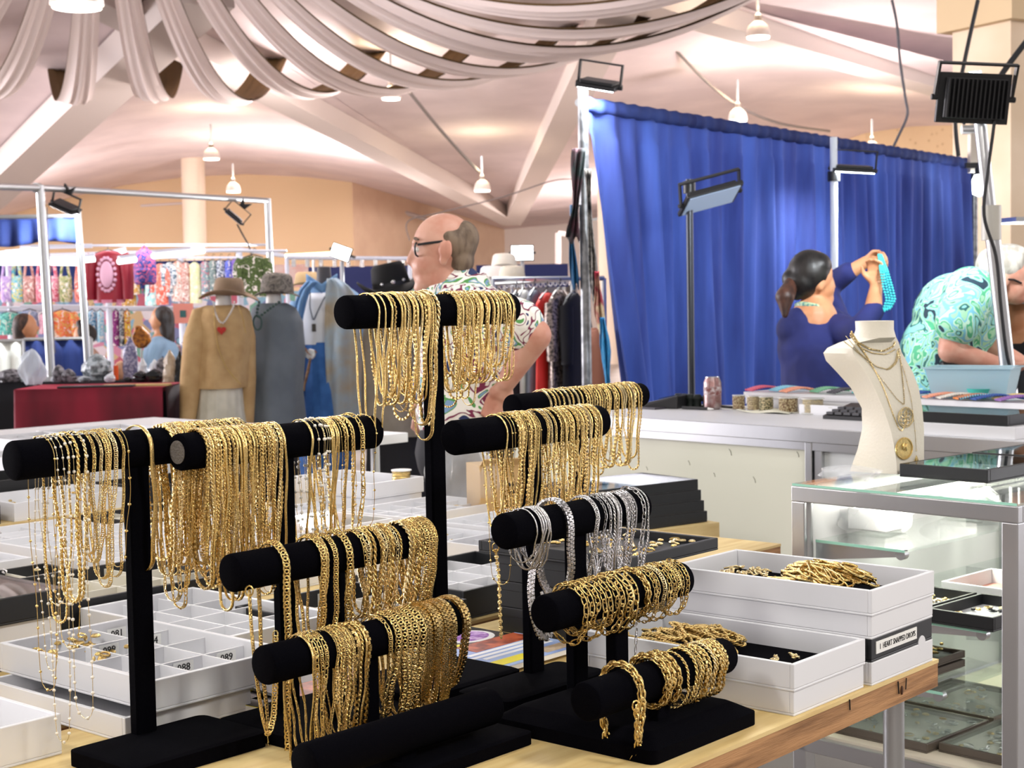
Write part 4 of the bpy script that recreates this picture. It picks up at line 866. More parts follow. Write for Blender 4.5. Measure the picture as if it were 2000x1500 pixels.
# ------------------------------------------------------------------ bust with necklaces
bp = on(1733, 922, CZ); BD = bp.y
def bustx(px): return (px-1733)*BD/F
bt = thing('necklace_bust', 'cream leather necklace bust standing on the glass case', 'bust', bp)
prof = [(925, 1665, 1742, 1802), (905, 1672, 1741, 1803), (880, 1681, 1738, 1803), (840, 1690, 1730, 1803), (800, 1689, 1717, 1800), (760, 1668, 1700, 1793), (730, 1642, 1685, 1782), (705, 1619, 1668, 1768), (690, 1614, 1658, 1760), (680, 1622, 1656, 1757), (670, 1645, 1662, 1754), (660, 1668, 1684, 1750), (645, 1673, 1700, 1746), (628, 1672, 1704, 1746)]
rs = []
for y, a, b, c_ in prof:
    z = (925-y)*BD/F; xa, xb, xc = bustx(a), bustx(b), bustx(c_); neck = y <= 660
    if neck:
        cx, rx = (xa+xc)/2, (xc-xa)/2; rs.append([(cx+rx*math.cos(t), rx*.95*math.sin(t), z) for t in [PI+2*PI*j/24 for j in range(24)]])
    else:
        d1, d2 = .035, .05
        A, B, C_, D_ = Vector((xa, .03)), Vector((xb, -d2)), Vector((xc, -.01)), Vector((xc-.02, .05))
        poly = []
        for P_, Q_ in ((A, B), (B, C_), (C_, D_), (D_, A)):
            for j in range(6): poly.append(P_.lerp(Q_, j/6))
        rs.append([(q.x, q.y, z) for q in poly])
MB().rings(rs).build('bust_body', mat('bust_leather', '#e6e0d0', .55, bump=.08, bscale=150), bt, smooth=28)
def bz(px, py, off=.0):              # a point just in front of the chest face
    y = py
    for (y0, a0, b0, c0), (y1, a1, b1, c1) in zip(prof, prof[1:]):
        if y1 <= y <= y0:
            f_ = (y0-y)/(y0-y1); b = b0+(b1-b0)*f_; c_ = c0+(c1-c0)*f_; break
    else: b, c_ = 1690, 1750
    q = max(-.3, min(1.05, (px-b)/(c_-b))); d = -.05+q*.04 if q >= 0 else -.05
    p = at(px, py, bp.y+d-.004-off); return p
def bust_chain(label, pts, style, w): free_chain(label, [bz(*q) for q in pts], style, w, paleg, False)
bust_chain('short gold box chain worn high round the bust neck', [(1663, 648), (1675, 668), (1700, 682), (1725, 686), (1745, 676), (1748, 668)], 'box', .004)
bust_chain('second thin gold chain just under the bust neck chain', [(1660, 655), (1676, 676), (1704, 690), (1730, 692), (1749, 682)], 'rope', .003)
bust_chain('heavier gold curb chain looped at the bust collar', [(1655, 660), (1680, 690), (1712, 716), (1735, 722), (1750, 708), (1755, 685)], 'curb', .007)
bust_chain('long gold chain carrying the openwork medallion', [(1650, 668), (1690, 700), (1725, 745), (1752, 780), (1767, 792), (1763, 740), (1757, 690)], 'cable', .0045)
bust_chain('long gold chain carrying the large coin medallion', [(1662, 652), (1695, 698), (1725, 755), (1742, 805), (1755, 838), (1762, 842), (1768, 830), (1771, 800)], 'box', .004)
bust_chain('longest gold chain carrying the leaf pendant', [(1752, 690), (1765, 720), (1780, 780), (1787, 840), (1790, 880)], 'satellite', .003)
def medal(label, px, py, rx, ry, style):
    p = bz(px, py, .004); t = thing('medallion', label, 'pendant', p); s = BD/F
    if style == 'coin':
        MB().lathe([(.0005, -.0012), (ry*s, -.0012), (ry*s, .0012), (.0005, .0012)], 28, sy=1.0).build('disc', gold, t)
        mb = MB(); mb.ell((-.003, .004, .002), (.004, .008, .002), 8, 6); mb.ell((.005, .003, .002), (.0035, .009, .002), 8, 6); mb.tube([(ry*s*.9*math.cos(a), ry*s*.9*math.sin(a), .0015) for a in [2*PI*j/28 for j in range(28)]], .0012, 6, True); mb.build('relief', gold, t)
    elif style == 'open':
        mb = MB(); mb.tube([(ry*s*math.cos(a), ry*s*math.sin(a), 0) for a in [2*PI*j/28 for j in range(28)]], .0016, 6, True); mb.build('rim', paleg, t)
        mb = MB()
        for j in range(6): mb.tube([(ry*s*.45*math.cos(j*PI/3)+ry*s*.4*math.cos(a), ry*s*.45*math.sin(j*PI/3)+ry*s*.4*math.sin(a), 0) for a in [2*PI*q/12 for q in range(12)]], .0011, 5, True)
        mb.build('filigree', paleg, t)
    else:
        mb = MB(); mb.prism([(-.006, -.028), (.006, -.028), (.0085, -.012), (.006, .008), (0, .02), (-.006, .008), (-.0085, -.012)], -.001, .001); mb.build('plate', gold, t, smooth=0)
        mb = MB()
        for j in range(9): mb.ell((rnd(-.004, .004), -.022+j*.004, .001), (.0025, .0018, .001), 6, 4)
        mb.build('relief', paleg, t)
    t.rotation_euler = (R(90), 0, R(28)); return t
medal('openwork gold medallion on the bust', 1769, 815, 12, 19, 'open'); medal('large gold coin medallion low on the bust', 1766, 876, 14, 22, 'coin'); medal('narrow gold leaf pendant at the right edge of the bust', 1790, 906, 8, 25, 'leaf')
# black cases on the side table
for i in range(4):
    L_ = .40; tray('flat black glass-topped case, %s from the bottom of the side stack' % ordinal(i), 0, 0, 0, L_, .25, .032, outer=black, lining=white, glass_top=True, loc=(pc.x+math.cos(aC)*(-.42-.012*i)-math.sin(aC)*.03, pc.y+math.sin(aC)*(-.42-.012*i)+math.cos(aC)*.03, .751+i*.0325), rz=aC, items=(8, [silver], .003, 150+i))
# ------------------------------------------------------------------ blue curtain booth
def cloth_mat(name, c1, c2, scale, tl=.45, stretch=(1, 1, .15)):
    m = bpy.data.materials.new(name); m.use_nodes = True; n = m.node_tree.nodes; L = m.node_tree.links; b = n['Principled BSDF']
    tc = n.new('ShaderNodeTexCoord'); mp = n.new('ShaderNodeMapping'); mp.inputs['Scale'].default_value = stretch; L.new(tc.outputs['Object'], mp.inputs[0])
    t = n.new('ShaderNodeTexNoise'); t.inputs['Scale'].default_value = scale; t.inputs['Detail'].default_value = 4; L.new(mp.outputs[0], t.inputs['Vector'])
    cr = n.new('ShaderNodeValToRGB'); cr.color_ramp.elements[0].color = rgb(c1); cr.color_ramp.elements[1].color = rgb(c2); cr.color_ramp.elements[0].position = .35; cr.color_ramp.elements[1].position = .65
    L.new(t.outputs['Fac'], cr.inputs[0]); L.new(cr.outputs[0], b.inputs['Base Color']); b.inputs['Roughness'].default_value = .8
    tr = n.new('ShaderNodeBsdfTranslucent'); L.new(cr.outputs[0], tr.inputs[0]); x = n.new('ShaderNodeMixShader'); x.inputs[0].default_value = tl
    L.new(b.outputs[0], x.inputs[1]); L.new(tr.outputs[0], x.inputs[2]); L.new(x.outputs[0], n['Material Output'].inputs[0]); MATS[name] = m; return m
bluec = cloth_mat('blue_drape', '#222f6c', '#344b92', 5, .35)
q0 = at(1142, 203, 8.0); q1 = at(1895, 318, 12.1); ZT = (q0.z+q1.z)/2
qd = Vector((q1.x-q0.x, q1.y-q0.y, 0)); QL = qd.length; qd.normalize(); qn = Vector((-qd.y, qd.x, 0)); aQ = math.atan2(qd.y, qd.x)
def Qp(t, off=0., z=0.): return Vector((q0.x, q0.y, 0))+qd*(QL*t)+qn*off+Vector((0, 0, z))
def qt(px):         # parameter along the curtain for a pixel column at the top
    r_ = ray(px, 203+(px-1142)*.153); k_ = r_.x/r_.y
    # q0.x+qd.x*s = k*(q0.y+qd.y*s)
    return (k_*q0.y-q0.x)/(qd.x-k_*qd.y)/QL
bounds = [qt(p_) for p_ in (1142, 1352, 1505, 1629, 1748, 1896)]
def curtain(label, t0, t1, seed, left_drift=0.):
    rg = random.Random(seed); ph = [rg.uniform(0, 6) for _ in range(6)]; w_ = (t1-t0)*QL; n = max(30, int(w_*42)); zs = [1.0, .985, .97, .955, .94, .925]+[.9-.9*i/16 for i in range(17)]
    t = thing('curtain', label, 'curtain', Qp(t0, 0, 0), aQ, 'blue drapes of the curtain wall')
    def fn(u, v):
        i = v*(len(zs)-1); k_ = int(min(len(zs)-2, i)); f_ = i-k_; h = zs[k_]*(1-f_)+zs[k_+1]*f_; z = .03+(ZT-.03)*h
        x = u*w_; amp = .012 if h > .93 else .02+.035*(1-h)
        y = amp*(math.sin(x*34+ph[0]+.8*math.sin(x*5+ph[1]))+.6*math.sin(x*17+ph[2]))+(.05*math.sin(x*4+ph[3]+h*2)*(1-h))
        x += left_drift*(1-h)*(1-u)+.02*math.sin(h*6+ph[4]+x*3)*(1-h)
        return (x, y, z)
    MB().grid(fn, n, len(zs)-1).build('drape', bluec, t, smooth=80)
    mb = MB(); mb.grid(lambda u, v: (u*w_, .03*math.cos(v*2*PI)+.005*math.sin(u*w_*60+ph[0]), ZT-.005+.035*math.sin(v*2*PI)*1.15+.003*math.sin(u*w_*45)), n, 10); mb.build('gathered_header', bluec, t, smooth=80)
cl = ['leftmost wide blue curtain panel beside the grey pole', 'blue curtain panel behind the black pole light', 'dark blue curtain panel left of the lit pole', 'bright lit blue curtain panel behind the raised hands', 'rightmost blue curtain panel above the man in green']
for i in range(5): curtain(cl[i], bounds[i], bounds[i+1], 30+i, .45 if i == 0 else .0)
t = thing('pipe_stand', 'pipe frame carrying the blue curtain wall', 'pipe stand', Qp(0, .0, 0), aQ)
MB().cyl((-.06, 0, ZT), (QL+.05, 0, ZT), .02, n=10).build('top_pipe', steel, t)
for a_ in (-.045, QL+.03): MB().cyl((a_, -.02, 0), (a_, -.02, ZT+.12), .027, n=14).build('upright', mat('worn_pipe', '#8f9092', .45, .8, col2='#6c6d70', scale=20), t)
for a_ in (-.045, QL+.03): MB().bx(a_-.2, a_+.2, -.2, .2, 0, .01).build('base_plate', steel, t)
# unseen area lights, assumed in the next stall, backlighting the drapes
area(Qp(.25, 1.6, 2.3), Qp(.25, 0, 1.3), .5, 45, (.95, .97, 1)); area(Qp(.65, 1.8, 2.3), Qp(.65, 0, 1.3), .5, 50, (.95, .97, 1))
# dresses hung on the far side of the drapes
dk_ = mat('navy_dress', '#20222c', .8)

lens_on = mat('flood_lens_on', (.9, .97, 1), .3, emit=30); lens_off = mat('flood_lens_dim', '#8fa0b8', .2, emit=.4)
def flood(label, loc, size, rot, lens, fins=True, ya=0., power=0, lc=(.9, .96, 1), clamp=False, spread=150, group='LED floodlights of the stalls'):
    t = thing('flood_light', label, 'light', loc, 0, group); t.rotation_euler = rot
    w_, h_ = size, size*.68
    MB().bx(-w_/2, w_/2, -h_/2, h_/2, -.008, .012).bx(-w_*.42, w_*.42, -h_*.4, h_*.4, .012, .03).build('housing', blackp, t, smooth=0, bevel=.003)
    MB().bx(-w_*.45, w_*.45, -h_*.43, h_*.43, -.012, -.008).build('lens', lens, t, smooth=0)
    if fins:
        for i in range(14): MB().bx(-w_*.4+w_*.8*i/13-.0022, -w_*.4+w_*.8*i/13+.0022, -h_*.38, h_*.38, .03, .055).build('cooling_fin', blackp, t, smooth=0)
    y = MB(); a_ = w_/2+.008
    y.bx(-a_-.004, -a_+.004, -.012, .012, -.005, .12).bx(a_-.004, a_+.004, -.012, .012, -.005, .12).bx(-a_-.004, a_+.004, -.012, .012, .115, .122)
    y.build('yoke', blackp, t, smooth=0).rotation_euler = (ya, 0, 0)
    for sg in (-1, 1): MB().cyl((sg*(a_-.012), 0, .004), (sg*(a_+.012), 0, .004), .01, n=10).build('knob', blackp, t)
    if clamp:
        m_ = MB(); m_.add([(-.03, -.012, .12), (.03, -.012, .12), (.03, .012, .12), (-.03, .012, .12), (-.045, -.012, .19), (-.01, -.012, .165), (-.01, .012, .165), (-.045, .012, .19)], [(0, 1, 5, 4), (3, 2, 6, 7), (0, 4, 7, 3), (1, 2, 6, 5), (4, 5, 6, 7)]); m_.add([(-.03, -.012, .12), (.03, -.012, .12), (.03, .012, .12), (-.03, .012, .12), (.01, -.012, .165), (.05, -.012, .2), (.05, .012, .2), (.01, .012, .165)], [(0, 1, 5, 4), (3, 2, 6, 7), (0, 4, 7, 3), (1, 2, 6, 5), (4, 5, 6, 7)]); m_.build('clamp', blackp, t, smooth=0)
    if power:
        l = bpy.data.lights.new('lamp_light', 'AREA'); l.energy = power; l.color = lc; l.shape = 'RECTANGLE'; l.size = w_*.85; l.size_y = h_*.8; l.spread = R(spread); o = bpy.data.objects.new('lamp_light', l); put(o, parent=t); o.location = (0, 0, -.016)
    return t
def pole(label, px, ytop, D, r_=.022, m=steel, z0=0., clips=(), lean=0.):
    p = at(px, ytop, D); t = thing('light_pole', label, 'pole', (p.x, p.y, z0)); MB().cyl((lean, 0, 0), (0, 0, p.z-z0), r_, n=14).build('pipe', m, t)
    MB().lathe([(.16, 0), (.16, .008), (.03, .014)], 20, (lean, 0, 0)).build('foot', blackp, t) if z0 == 0 else None
    for z in clips: MB().cyl((lean*(1-z), 0, z*p.z-.03), (lean*(1-z), 0, z*p.z+.03), r_*1.7, n=14).build('collar', blackp, t)
    return p
p = pole('slim black pole in front of the left curtain half', 1346, 350, 7.6, .018, mat('dark_pipe', '#3c3f46', .35, .7), clips=(.98,))
flood('floodlight with a grey face tilted on the slim black pole', (p.x+.1, p.y-.03, p.z-.1), .3, (R(-24), R(-14), R(14)), lens_off, fins=False, ya=R(50))
p = pole('white pole with a thin floodlight before the bright curtain', 1628, 268, 9.4, .022, mat('white_pipe', '#dfe6f0', .4), clips=(.9,))
flood('thin floodlight seen edge-on on the white pole', (p.x+.12, p.y+.02, p.z-.2), .26, (R(8), R(4), R(0)), lens_on, fins=False, power=24)
p = at(1170, 168, 7.9); flood('floodlight shining down on the top left curtain corner', (p.x, p.y, p.z), .21, (R(14), R(12), R(-20)), lens_on, fins=False, power=26)
p = at(1912, 360, 11.5); t = thing('spot_lamp', 'small glaring lamp at the right end of the curtain', 'light', p); MB().lathe([(.0, -.09), (.045, -.07), (.05, .03), (.03, .07)], 16).build('bulb', lens_on, t); MB().cyl((0, 0, .07), (0, .0, .16), .03, n=12).build('holder', blackp, t); MB().bx(-.1, .0, -.02, .02, .12, .16).build('bracket', blackp, t)
# near silver pole rising from the counter's far right, slightly leaning
pb = at(1976, 792, 5.35); pt = at(1903, 140, 5.35)
t = thing('light_pole', 'leaning silver telescopic pole at the right edge', 'pole', (pb.x, pb.y, 0)); dv_ = (pt-pb)
MB().cyl((0, 0, 0), (0, 0, pb.z), .024, n=14).build('pipe', alu, t); MB().cyl((0, 0, pb.z), dv_*.55+Vector((0, 0, pb.z)), .026, n=16).build('pipe', alu, t); MB().cyl(dv_*.55+Vector((0, 0, pb.z)), dv_+Vector((0, 0, pb.z)), .021, n=16).build('pipe', alu, t)
c_ = dv_*.55+Vector((0, 0, pb.z)); MB().cyl(c_-Vector((0, 0, .06)), c_+Vector((0, 0, .06)), .034, n=16).build('collar', mat('collar_grey', '#c9c6bc', .4), t); MB().cyl(dv_*.96+Vector((0, 0, pb.z)), dv_*1.0+Vector((0, 0, pb.z)), .025, n=16).build('tape', mat('foil_tape', '#5d5d60', .3, .8, bump=.5, bscale=120), t); MB().lathe([(.18, 0), (.18, .01), (.03, .02)], 20).build('foot', blackp, t)
p = at(1900, 192, 5.3); flood('big finned floodlight on the leaning silver pole seen from behind', p, .25, (R(100), R(3), R(2)), lens_on, fins=True, ya=R(-78), power=45, group=None)
cord('floodlight_cable', [at(1945, 215, 5.3), at(1938, 270, 5.3), at(1930, 330, 5.28), at(1922, 420, 5.28), at(1945, 500, 5.27), at(1955, 600, 5.26), at(1968, 700, 5.26), at(1985, 745, 5.26), at(1978, 770, 5.26)], .006, blackp, 'thin black cable winding down the leaning silver pole')
cord('power_cable', [at(1910, 0, 9.5), at(1890, 90, 9.5), at(1872, 180, 9.5), at(1866, 240, 9.5), at(1872, 305, 9.5)], .013, blackp, 'black cable dropping behind the finned floodlight')
cord('power_cable', [at(2005, 80, 8), at(1960, 140, 8), at(1930, 190, 8), at(1880, 240, 8)], .016, blackp, 'thick black cable slanting in from the top right corner')
t = thing('wall_box', 'grey electrical box on the tan column', 'box', at(1908, 290, 11.6)); MB().box((0, 0, 0), (.12, .08, .36)).build('box_body', mat('grey_box', '#cbbfb0', .5), t, smooth=0, bevel=.005); MB().cyl((-.12, -.02, .14), (-.02, -.02, .14), .035, n=14).build('camera_barrel', steel, t)
p = at(1985, 435, 9.5); t = thing('panel_light', 'bright flat panel light cut by the right picture edge', 'light', p, R(20)); MB().bx(-.08, .3, -.1, .1, 0, .03).build('frame', alu, t, smooth=0); MB().bx(-.07, .29, -.09, .09, -.004, 0).build('diffuser', mat('panel_glow', (1, .98, .93), .5, emit=8), t, smooth=0)

# ------------------------------------------------------------------ clothes rack and scarves left of the curtain
def garment(name, label, px, py, D, w_, h_, dep, m, rz=0., sleeves=True, cat='garment', group=None, fold=.06, hem=1.25, hanger=True, sl=None, neck=.3):
    p = at(px, py, D); t = thing(name, label, cat, p, rz, group); ph = rnd(0, 6)
    pr = [(0, w_*.13, dep*.5), (-.03*h_, w_*.3, dep*.75), (-.07*h_, w_*.47, dep*.9), (-.14*h_, w_*.5, dep), (-.3*h_, w_*.47, dep), (-.55*h_, w_*.48*(1+(hem-1)*.4), dep*1.02), (-.8*h_, w_*.5*(1+(hem-1)*.8), dep*1.06), (-h_, w_*.5*hem, dep*1.1)]
    MB().shell([(z, a, b/2, 0, 0, -z/h_) for z, a, b in pr], 36, fold=fold, k=6, ph=ph).build('body', m, t, smooth=60)
    if sleeves:
        for sg in (-1, 1):
            L_ = h_*(sl or .75); MB().tube([(sg*w_*.44, 0, -.09*h_), (sg*w_*.56, -.01, -.25*h_), (sg*w_*.6, -.02, -.1*h_-L_*.6), (sg*w_*.6, -.02, -.1*h_-L_)], [dep*.45, dep*.5, dep*.42, dep*.36], 12).build('sleeve', m, t, smooth=60)
    if hanger:
        k_ = MB(); k_.tube([(-w_*.4, 0, -.04*h_), (0, 0, .015), (w_*.4, 0, -.04*h_)], .005, 6); k_.tube([(0, 0, .015), (0, 0, .05), (.015, 0, .07), (.03, 0, .055)], .003, 6); k_.build('hanger', blackp, t)
    return t
redm = mat('red_dress', '#d62b1f', .6); seq = mat('sequin_silver', '#a7968c', .35, .4, col2='#3b3432', scale=60, kind='noise'); blk = mat('black_cloth', '#17171c', .8); brn = mat('brown_cloth', '#7a4a38', .8); wht = mat('white_cloth', '#e9e6dc', .8); gry = mat('grey_cloth', '#6b6e78', .8); tanc = mat('tan_hanger', '#c9a06a', .6)
rk = thing('clothes_rack', 'chrome clothes rack of dresses left of the grey pole', 'rack', (at(1050, 545, 9.6).x, 9.6, 0), R(20))
zr_ = at(1050, 545, 9.6).z; MB().cyl((-.3, 0, zr_), (.45, 0, zr_), .016, n=10).build('rail', steel, rk); MB().cyl((-.3, 0, 0), (-.3, 0, zr_), .016, n=10).build('post', steel, rk); MB().cyl((.45, 0, 0), (.45, 0, zr_), .016, n=10).build('post', steel, rk)
rack = [('white and green garment at the left of the dress rack', 1022, wht, .5), ('black garment second on the dress rack', 1008, blk, .6), ('grey garment between white and red on the dress rack', 1044, gry, .6), ('bright red dress hanging on the dress rack', 1068, redm, 1.0), ('silver sequined dress next to the red one', 1093, seq, 1.0), ('long black dress beside the grey pole', 1120, blk, 1.0)]
for i, (lb, px, m_, s_) in enumerate(rack): garment('hanging_dress', lb, px, 566+(i % 2)*6, 9.45-.02*i, .30*s_+.05, .95, .1, m_, R(70), sleeves=(i in (1, 4, 5)), hem=1.2, group='dresses on the chrome rack', cat='dress', sl=.35)
garment('hanging_dress', 'dark brown skirt behind the grey pole', 1158, 640, 8.25, .13, .75, .1, brn, R(40), sleeves=False, hem=1.8, hanger=False, cat='skirt')
def scarf(label, path, w_, m, seed):
    rg = random.Random(seed); P = [Vector(p) for p in path]; n = 26; mb = MB()
    def fn(u, v):
        s = v*(len(P)-1); k_ = int(min(len(P)-2, s)); p = P[k_].lerp(P[k_+1], s-k_); return (p.x+(u-.5)*w_*(.7+.3*math.sin(v*7+seed)), p.y+.018*math.sin(u*14+v*5+seed), p.z+.02*math.sin(u*9+seed)*v)
    mb.grid(fn, 12, n); o = mb.build('scarf', m, solid=.004, smooth=70); return tag(o, label, 'scarf', 'scarves tied to the curtain pole')
scarf('dark maroon shawl hanging high left of the grey pole', [at(1130, 290, 7.9), at(1124, 400, 7.9), at(1118, 470, 7.9)], .07, mat('maroon_shawl', '#3a1822', .8, col2='#1d2a2a', scale=12), 1)
scarf('teal blue fringed scarf left of the grey pole', [at(1122, 400, 7.95), at(1116, 470, 7.95), at(1124, 560, 7.95)], .045, mat('teal_fringe', '#1f5d8c', .8, col2='#123a52', kind='wave', scale=60, detail=1), 2)
scarf('black and silver scarf hanging right of the grey pole', [at(1148, 330, 7.85), at(1152, 430, 7.85), at(1160, 540, 7.85), at(1165, 600, 7.85)], .045, mat('black_silver', '#1f1f22', .7, col2='#8d8780', scale=40), 3)
scarf('red and cream patterned scarf right of the grey pole', [at(1165, 530, 7.82), at(1170, 600, 7.82), at(1178, 660, 7.82)], .05, mat('red_cream', '#9c2338', .8, kind='noise', cols=['#d8cda6', '#b02a40', '#8a2436', '#cfc49a'], scale=14), 4)
scarf('turquoise fringe scarf end low beside the curtain', [at(1176, 620, 7.8), at(1184, 690, 7.8), at(1188, 765, 7.8)], .05, mat('turq_fringe', '#2f8fc4', .8, col2='#1d5f8a', kind='wave', scale=60, detail=1), 5)

# ------------------------------------------------------------------ people
BAKE = []
def blob(name, prims, m, parent, vox=.007, sm=4, base=Vector((0, 0, 0))):
    mb = MB()
    for q in prims:
        if q[0] == 'E':
            c = Vector(q[1])-base; mb.ell(c, q[2], 20, 14, M=q[3] if len(q) > 3 else None)
        else:
            a, b, r0, r1 = Vector(q[1])-base, Vector(q[2])-base, q[3], q[4]; mb.tube([a, b], [r0, r1], 16); mb.ell(a, (r0, r0, r0), 14, 10); mb.ell(b, (r1, r1, r1), 14, 10)
    o = mb.build(name, m, parent, smooth=0); r_ = o.modifiers.new('remesh', 'REMESH'); r_.mode = 'VOXEL'; r_.voxel_size = vox; r_.use_smooth_shade = True
    s_ = o.modifiers.new('smooth', 'SMOOTH'); s_.iterations = sm; s_.factor = .5; BAKE.append(o); return o
def hand(wrist, palm_dir, side, curl, L_=.175, up=None):
    """palm, four fingers of different lengths and a thumb, as prims"""
    d = palm_dir.normalized(); s = (side-d*side.dot(d)).normalized(); n = d.cross(s); w = Vector(wrist); out = []
    pc_ = w+d*L_*.28; out += [('C', w, pc_+s*.018, .021, .019), ('C', w, pc_-s*.018, .021, .019), ('C', pc_+s*.02, pc_-s*.02, .018, .018)]
    for i, (o_, l_) in enumerate(((.028, .85), (.010, 1.0), (-.009, .94), (-.027, .74))):
        b = pc_+s*o_+d*.02; c1 = curl; dd = (d*math.cos(c1)+n*math.sin(c1)); k1_ = b+dd*L_*.22*l_; d2 = d*math.cos(c1*2.2)+n*math.sin(c1*2.2); k2 = k1_+d2*L_*.16*l_; d3 = d*math.cos(c1*3.2)+n*math.sin(c1*3.2)
        out += [('C', b, k1_, .0095, .009), ('C', k1_, k2, .009, .008), ('C', k2, k2+d3*L_*.11*l_, .008, .0065)]
    tb = w+d*.03+s*.022; t1 = tb+(d*.6+s*.55+n*.45).normalized()*.042; out += [('C', tb, t1, .012, .0105), ('C', t1, t1+(d*.8+n*.5+s*.1).normalized()*.032, .0105, .008)]
    return out
skin1 = mat('skin_ruddy', '#d3a18c', .5, col2='#c98d78', scale=14); skin2 = mat('skin_tan', '#c98f68', .5, col2='#bf845e', scale=14)
V = Vector
# --- bald man with glasses, profile to the left, hand on hip
Dm = 4.8
def P1(px, py, dy=0.): return at(px, py, Dm+dy)
b1 = V((P1(905, 700).x, Dm, 0))
man = thing('person', 'bald man with dark glasses and floral shirt, hand on hip, facing left', 'person', b1)
body = [('E', P1(868, 478), (.098, .08, .098)), ('E', P1(856, 505), (.072, .068, .09)), ('E', P1(842, 545), (.052, .052, .046)), ('E', P1(824, 562), (.026, .03, .022)), ('C', P1(813, 480), P1(803, 508), .012, .015), ('E', P1(802, 511), (.015, .017, .012)), ('E', P1(815, 535), (.016, .026, .008)), ('E', P1(816, 543), (.016, .024, .008)), ('E', P1(812, 474), (.012, .05, .012)), ('E', P1(835, 520), (.05, .058, .045)),
        ('E', P1(870, 488, -.09), (.022, .012, .03)), ('E', P1(866, 508, -.086), (.014, .011, .018)), ('E', P1(876, 486, -.097), (.012, .01, .03)), ('E', P1(870, 490, .09), (.02, .012, .034)), ('C', P1(868, 540), P1(895, 590), .066, .075),
        ('C', P1(960, 618, -.2), P1(1045, 655, -.26), .058, .05), ('C', P1(1045, 655, -.26), P1(990, 745, -.2), .05, .03), ('C', P1(905, 605), P1(905, 780), .08, .12),
        ('C', P1(900, 612, .2), P1(880, 690, .24), .055, .046), ('C', P1(880, 690, .24), P1(850, 770, .2), .044, .03)]
body += hand(P1(990, 745, -.2), V((-.05, .05, -.1)), V((.1, 0, -.03)), .35)+hand(P1(850, 770, .2), V((-.05, -.05, -.1)), V((-.1, 0, 0)), .35)
bo = blob('body', body, skin1, man, .0055, 5, b1)
hairm = mat('hair_grey_brown', '#7d6a58', .7, col2='#5c4b3d', scale=40, stretch=(1, 1, .3))
blob('hair', [('E', P1(886, 478), (.074, .087, .066)), ('E', P1(898, 508), (.046, .074, .052)), ('E', P1(878, 466), (.05, .084, .04)), ('E', P1(905, 465), (.05, .07, .055))], hairm, man, .006, 3, b1)
gl = MB()
for dy in (-.036, .036):
    c = P1(815, 487, dy)-b1; gl.tube([(c.x+.006*math.cos(a), c.y+.026*math.cos(a)*1.0, c.z+.021*math.sin(a)) for a in [2*PI*j/16 for j in range(16)]], .0032, 6, True)
for dy in (-.074, .074): gl.tube([P1(816, 478, dy*.85)-b1, P1(835, 475, dy)-b1, P1(868, 471, dy*1.06)-b1], .0042, 6)
gl.build('glasses', blackp, man)
eyw = mat('eye_white', '#e8e2da', .3)
for dy in (-.034, .034):
    c = P1(818, 487, dy)-b1; ey = MB().ell(c, (.011, .013, .011), 12, 8).build('eye', eyw, man); MB().ell(c+V((-.009, 0, 0)), (.003, .006, .006), 10, 6).build('iris', blackp, ey)
    MB().tube([P1(812, 470, dy*.5)-b1, P1(811, 466, dy)-b1, P1(817, 468, dy*1.6)-b1], [.004, .006, .003], 6).build('eyebrow', hairm, man)
flor = mat('floral_white', '#f0ece4', .75, kind='leaf', scale=11, cols=['#28345e', '#f0ece4', '#e9e4da', '#7a2a4a', '#f0ece4', '#f4f0e8', '#5a9a52', '#7f9fc4', '#f0ece4'])
blob('shirt', [('C', P1(905, 606, -.17), P1(915, 606, .17), .082, .082), ('E', P1(910, 660), (.15, .21, .2)), ('E', P1(905, 740), (.155, .19, .16)), ('C', P1(905, 800, -.05), P1(905, 800, .05), .15, .15), ('C', P1(895, 568), P1(905, 600), .085, .11), ('C', P1(945, 612, -.2), P1(1012, 635, -.245), .082, .08), ('C', P1(905, 612, .2), P1(890, 665, .23), .082, .078)], flor, man, .007, 4, b1)
col_ = MB(); cc = P1(893, 566)-b1; col_.tube([(cc.x+.085*math.cos(a), cc.y+.085*math.sin(a), cc.z+.02*math.cos(a)) for a in [2*PI*j/20 for j in range(20)]], .02, 8, True, flat=1.6); col_.build('collar', flor, man)
blob('trousers', [('C', (b1.x, Dm-.07, .95), (b1.x, Dm+.07, .95), .155, .155), ('C', (b1.x, Dm-.1, .9), (b1.x-.02, Dm-.11, .5), .1, .075), ('C', (b1.x, Dm+.1, .9), (b1.x+.03, Dm+.11, .5), .1, .075), ('C', (b1.x-.02, Dm-.11, .5), (b1.x+.02, Dm-.11, .1), .075, .06), ('C', (b1.x+.03, Dm+.11, .5), (b1.x+.05, Dm+.11, .1), .075, .06)], blk, man, .014, 3, b1)
for dy, dx in ((-.11, .02), (.11, .05)):
    MB().ell((dx-.06, dy, .045), (.14, .05, .045), 16, 10).build('shoe', blackp, man)

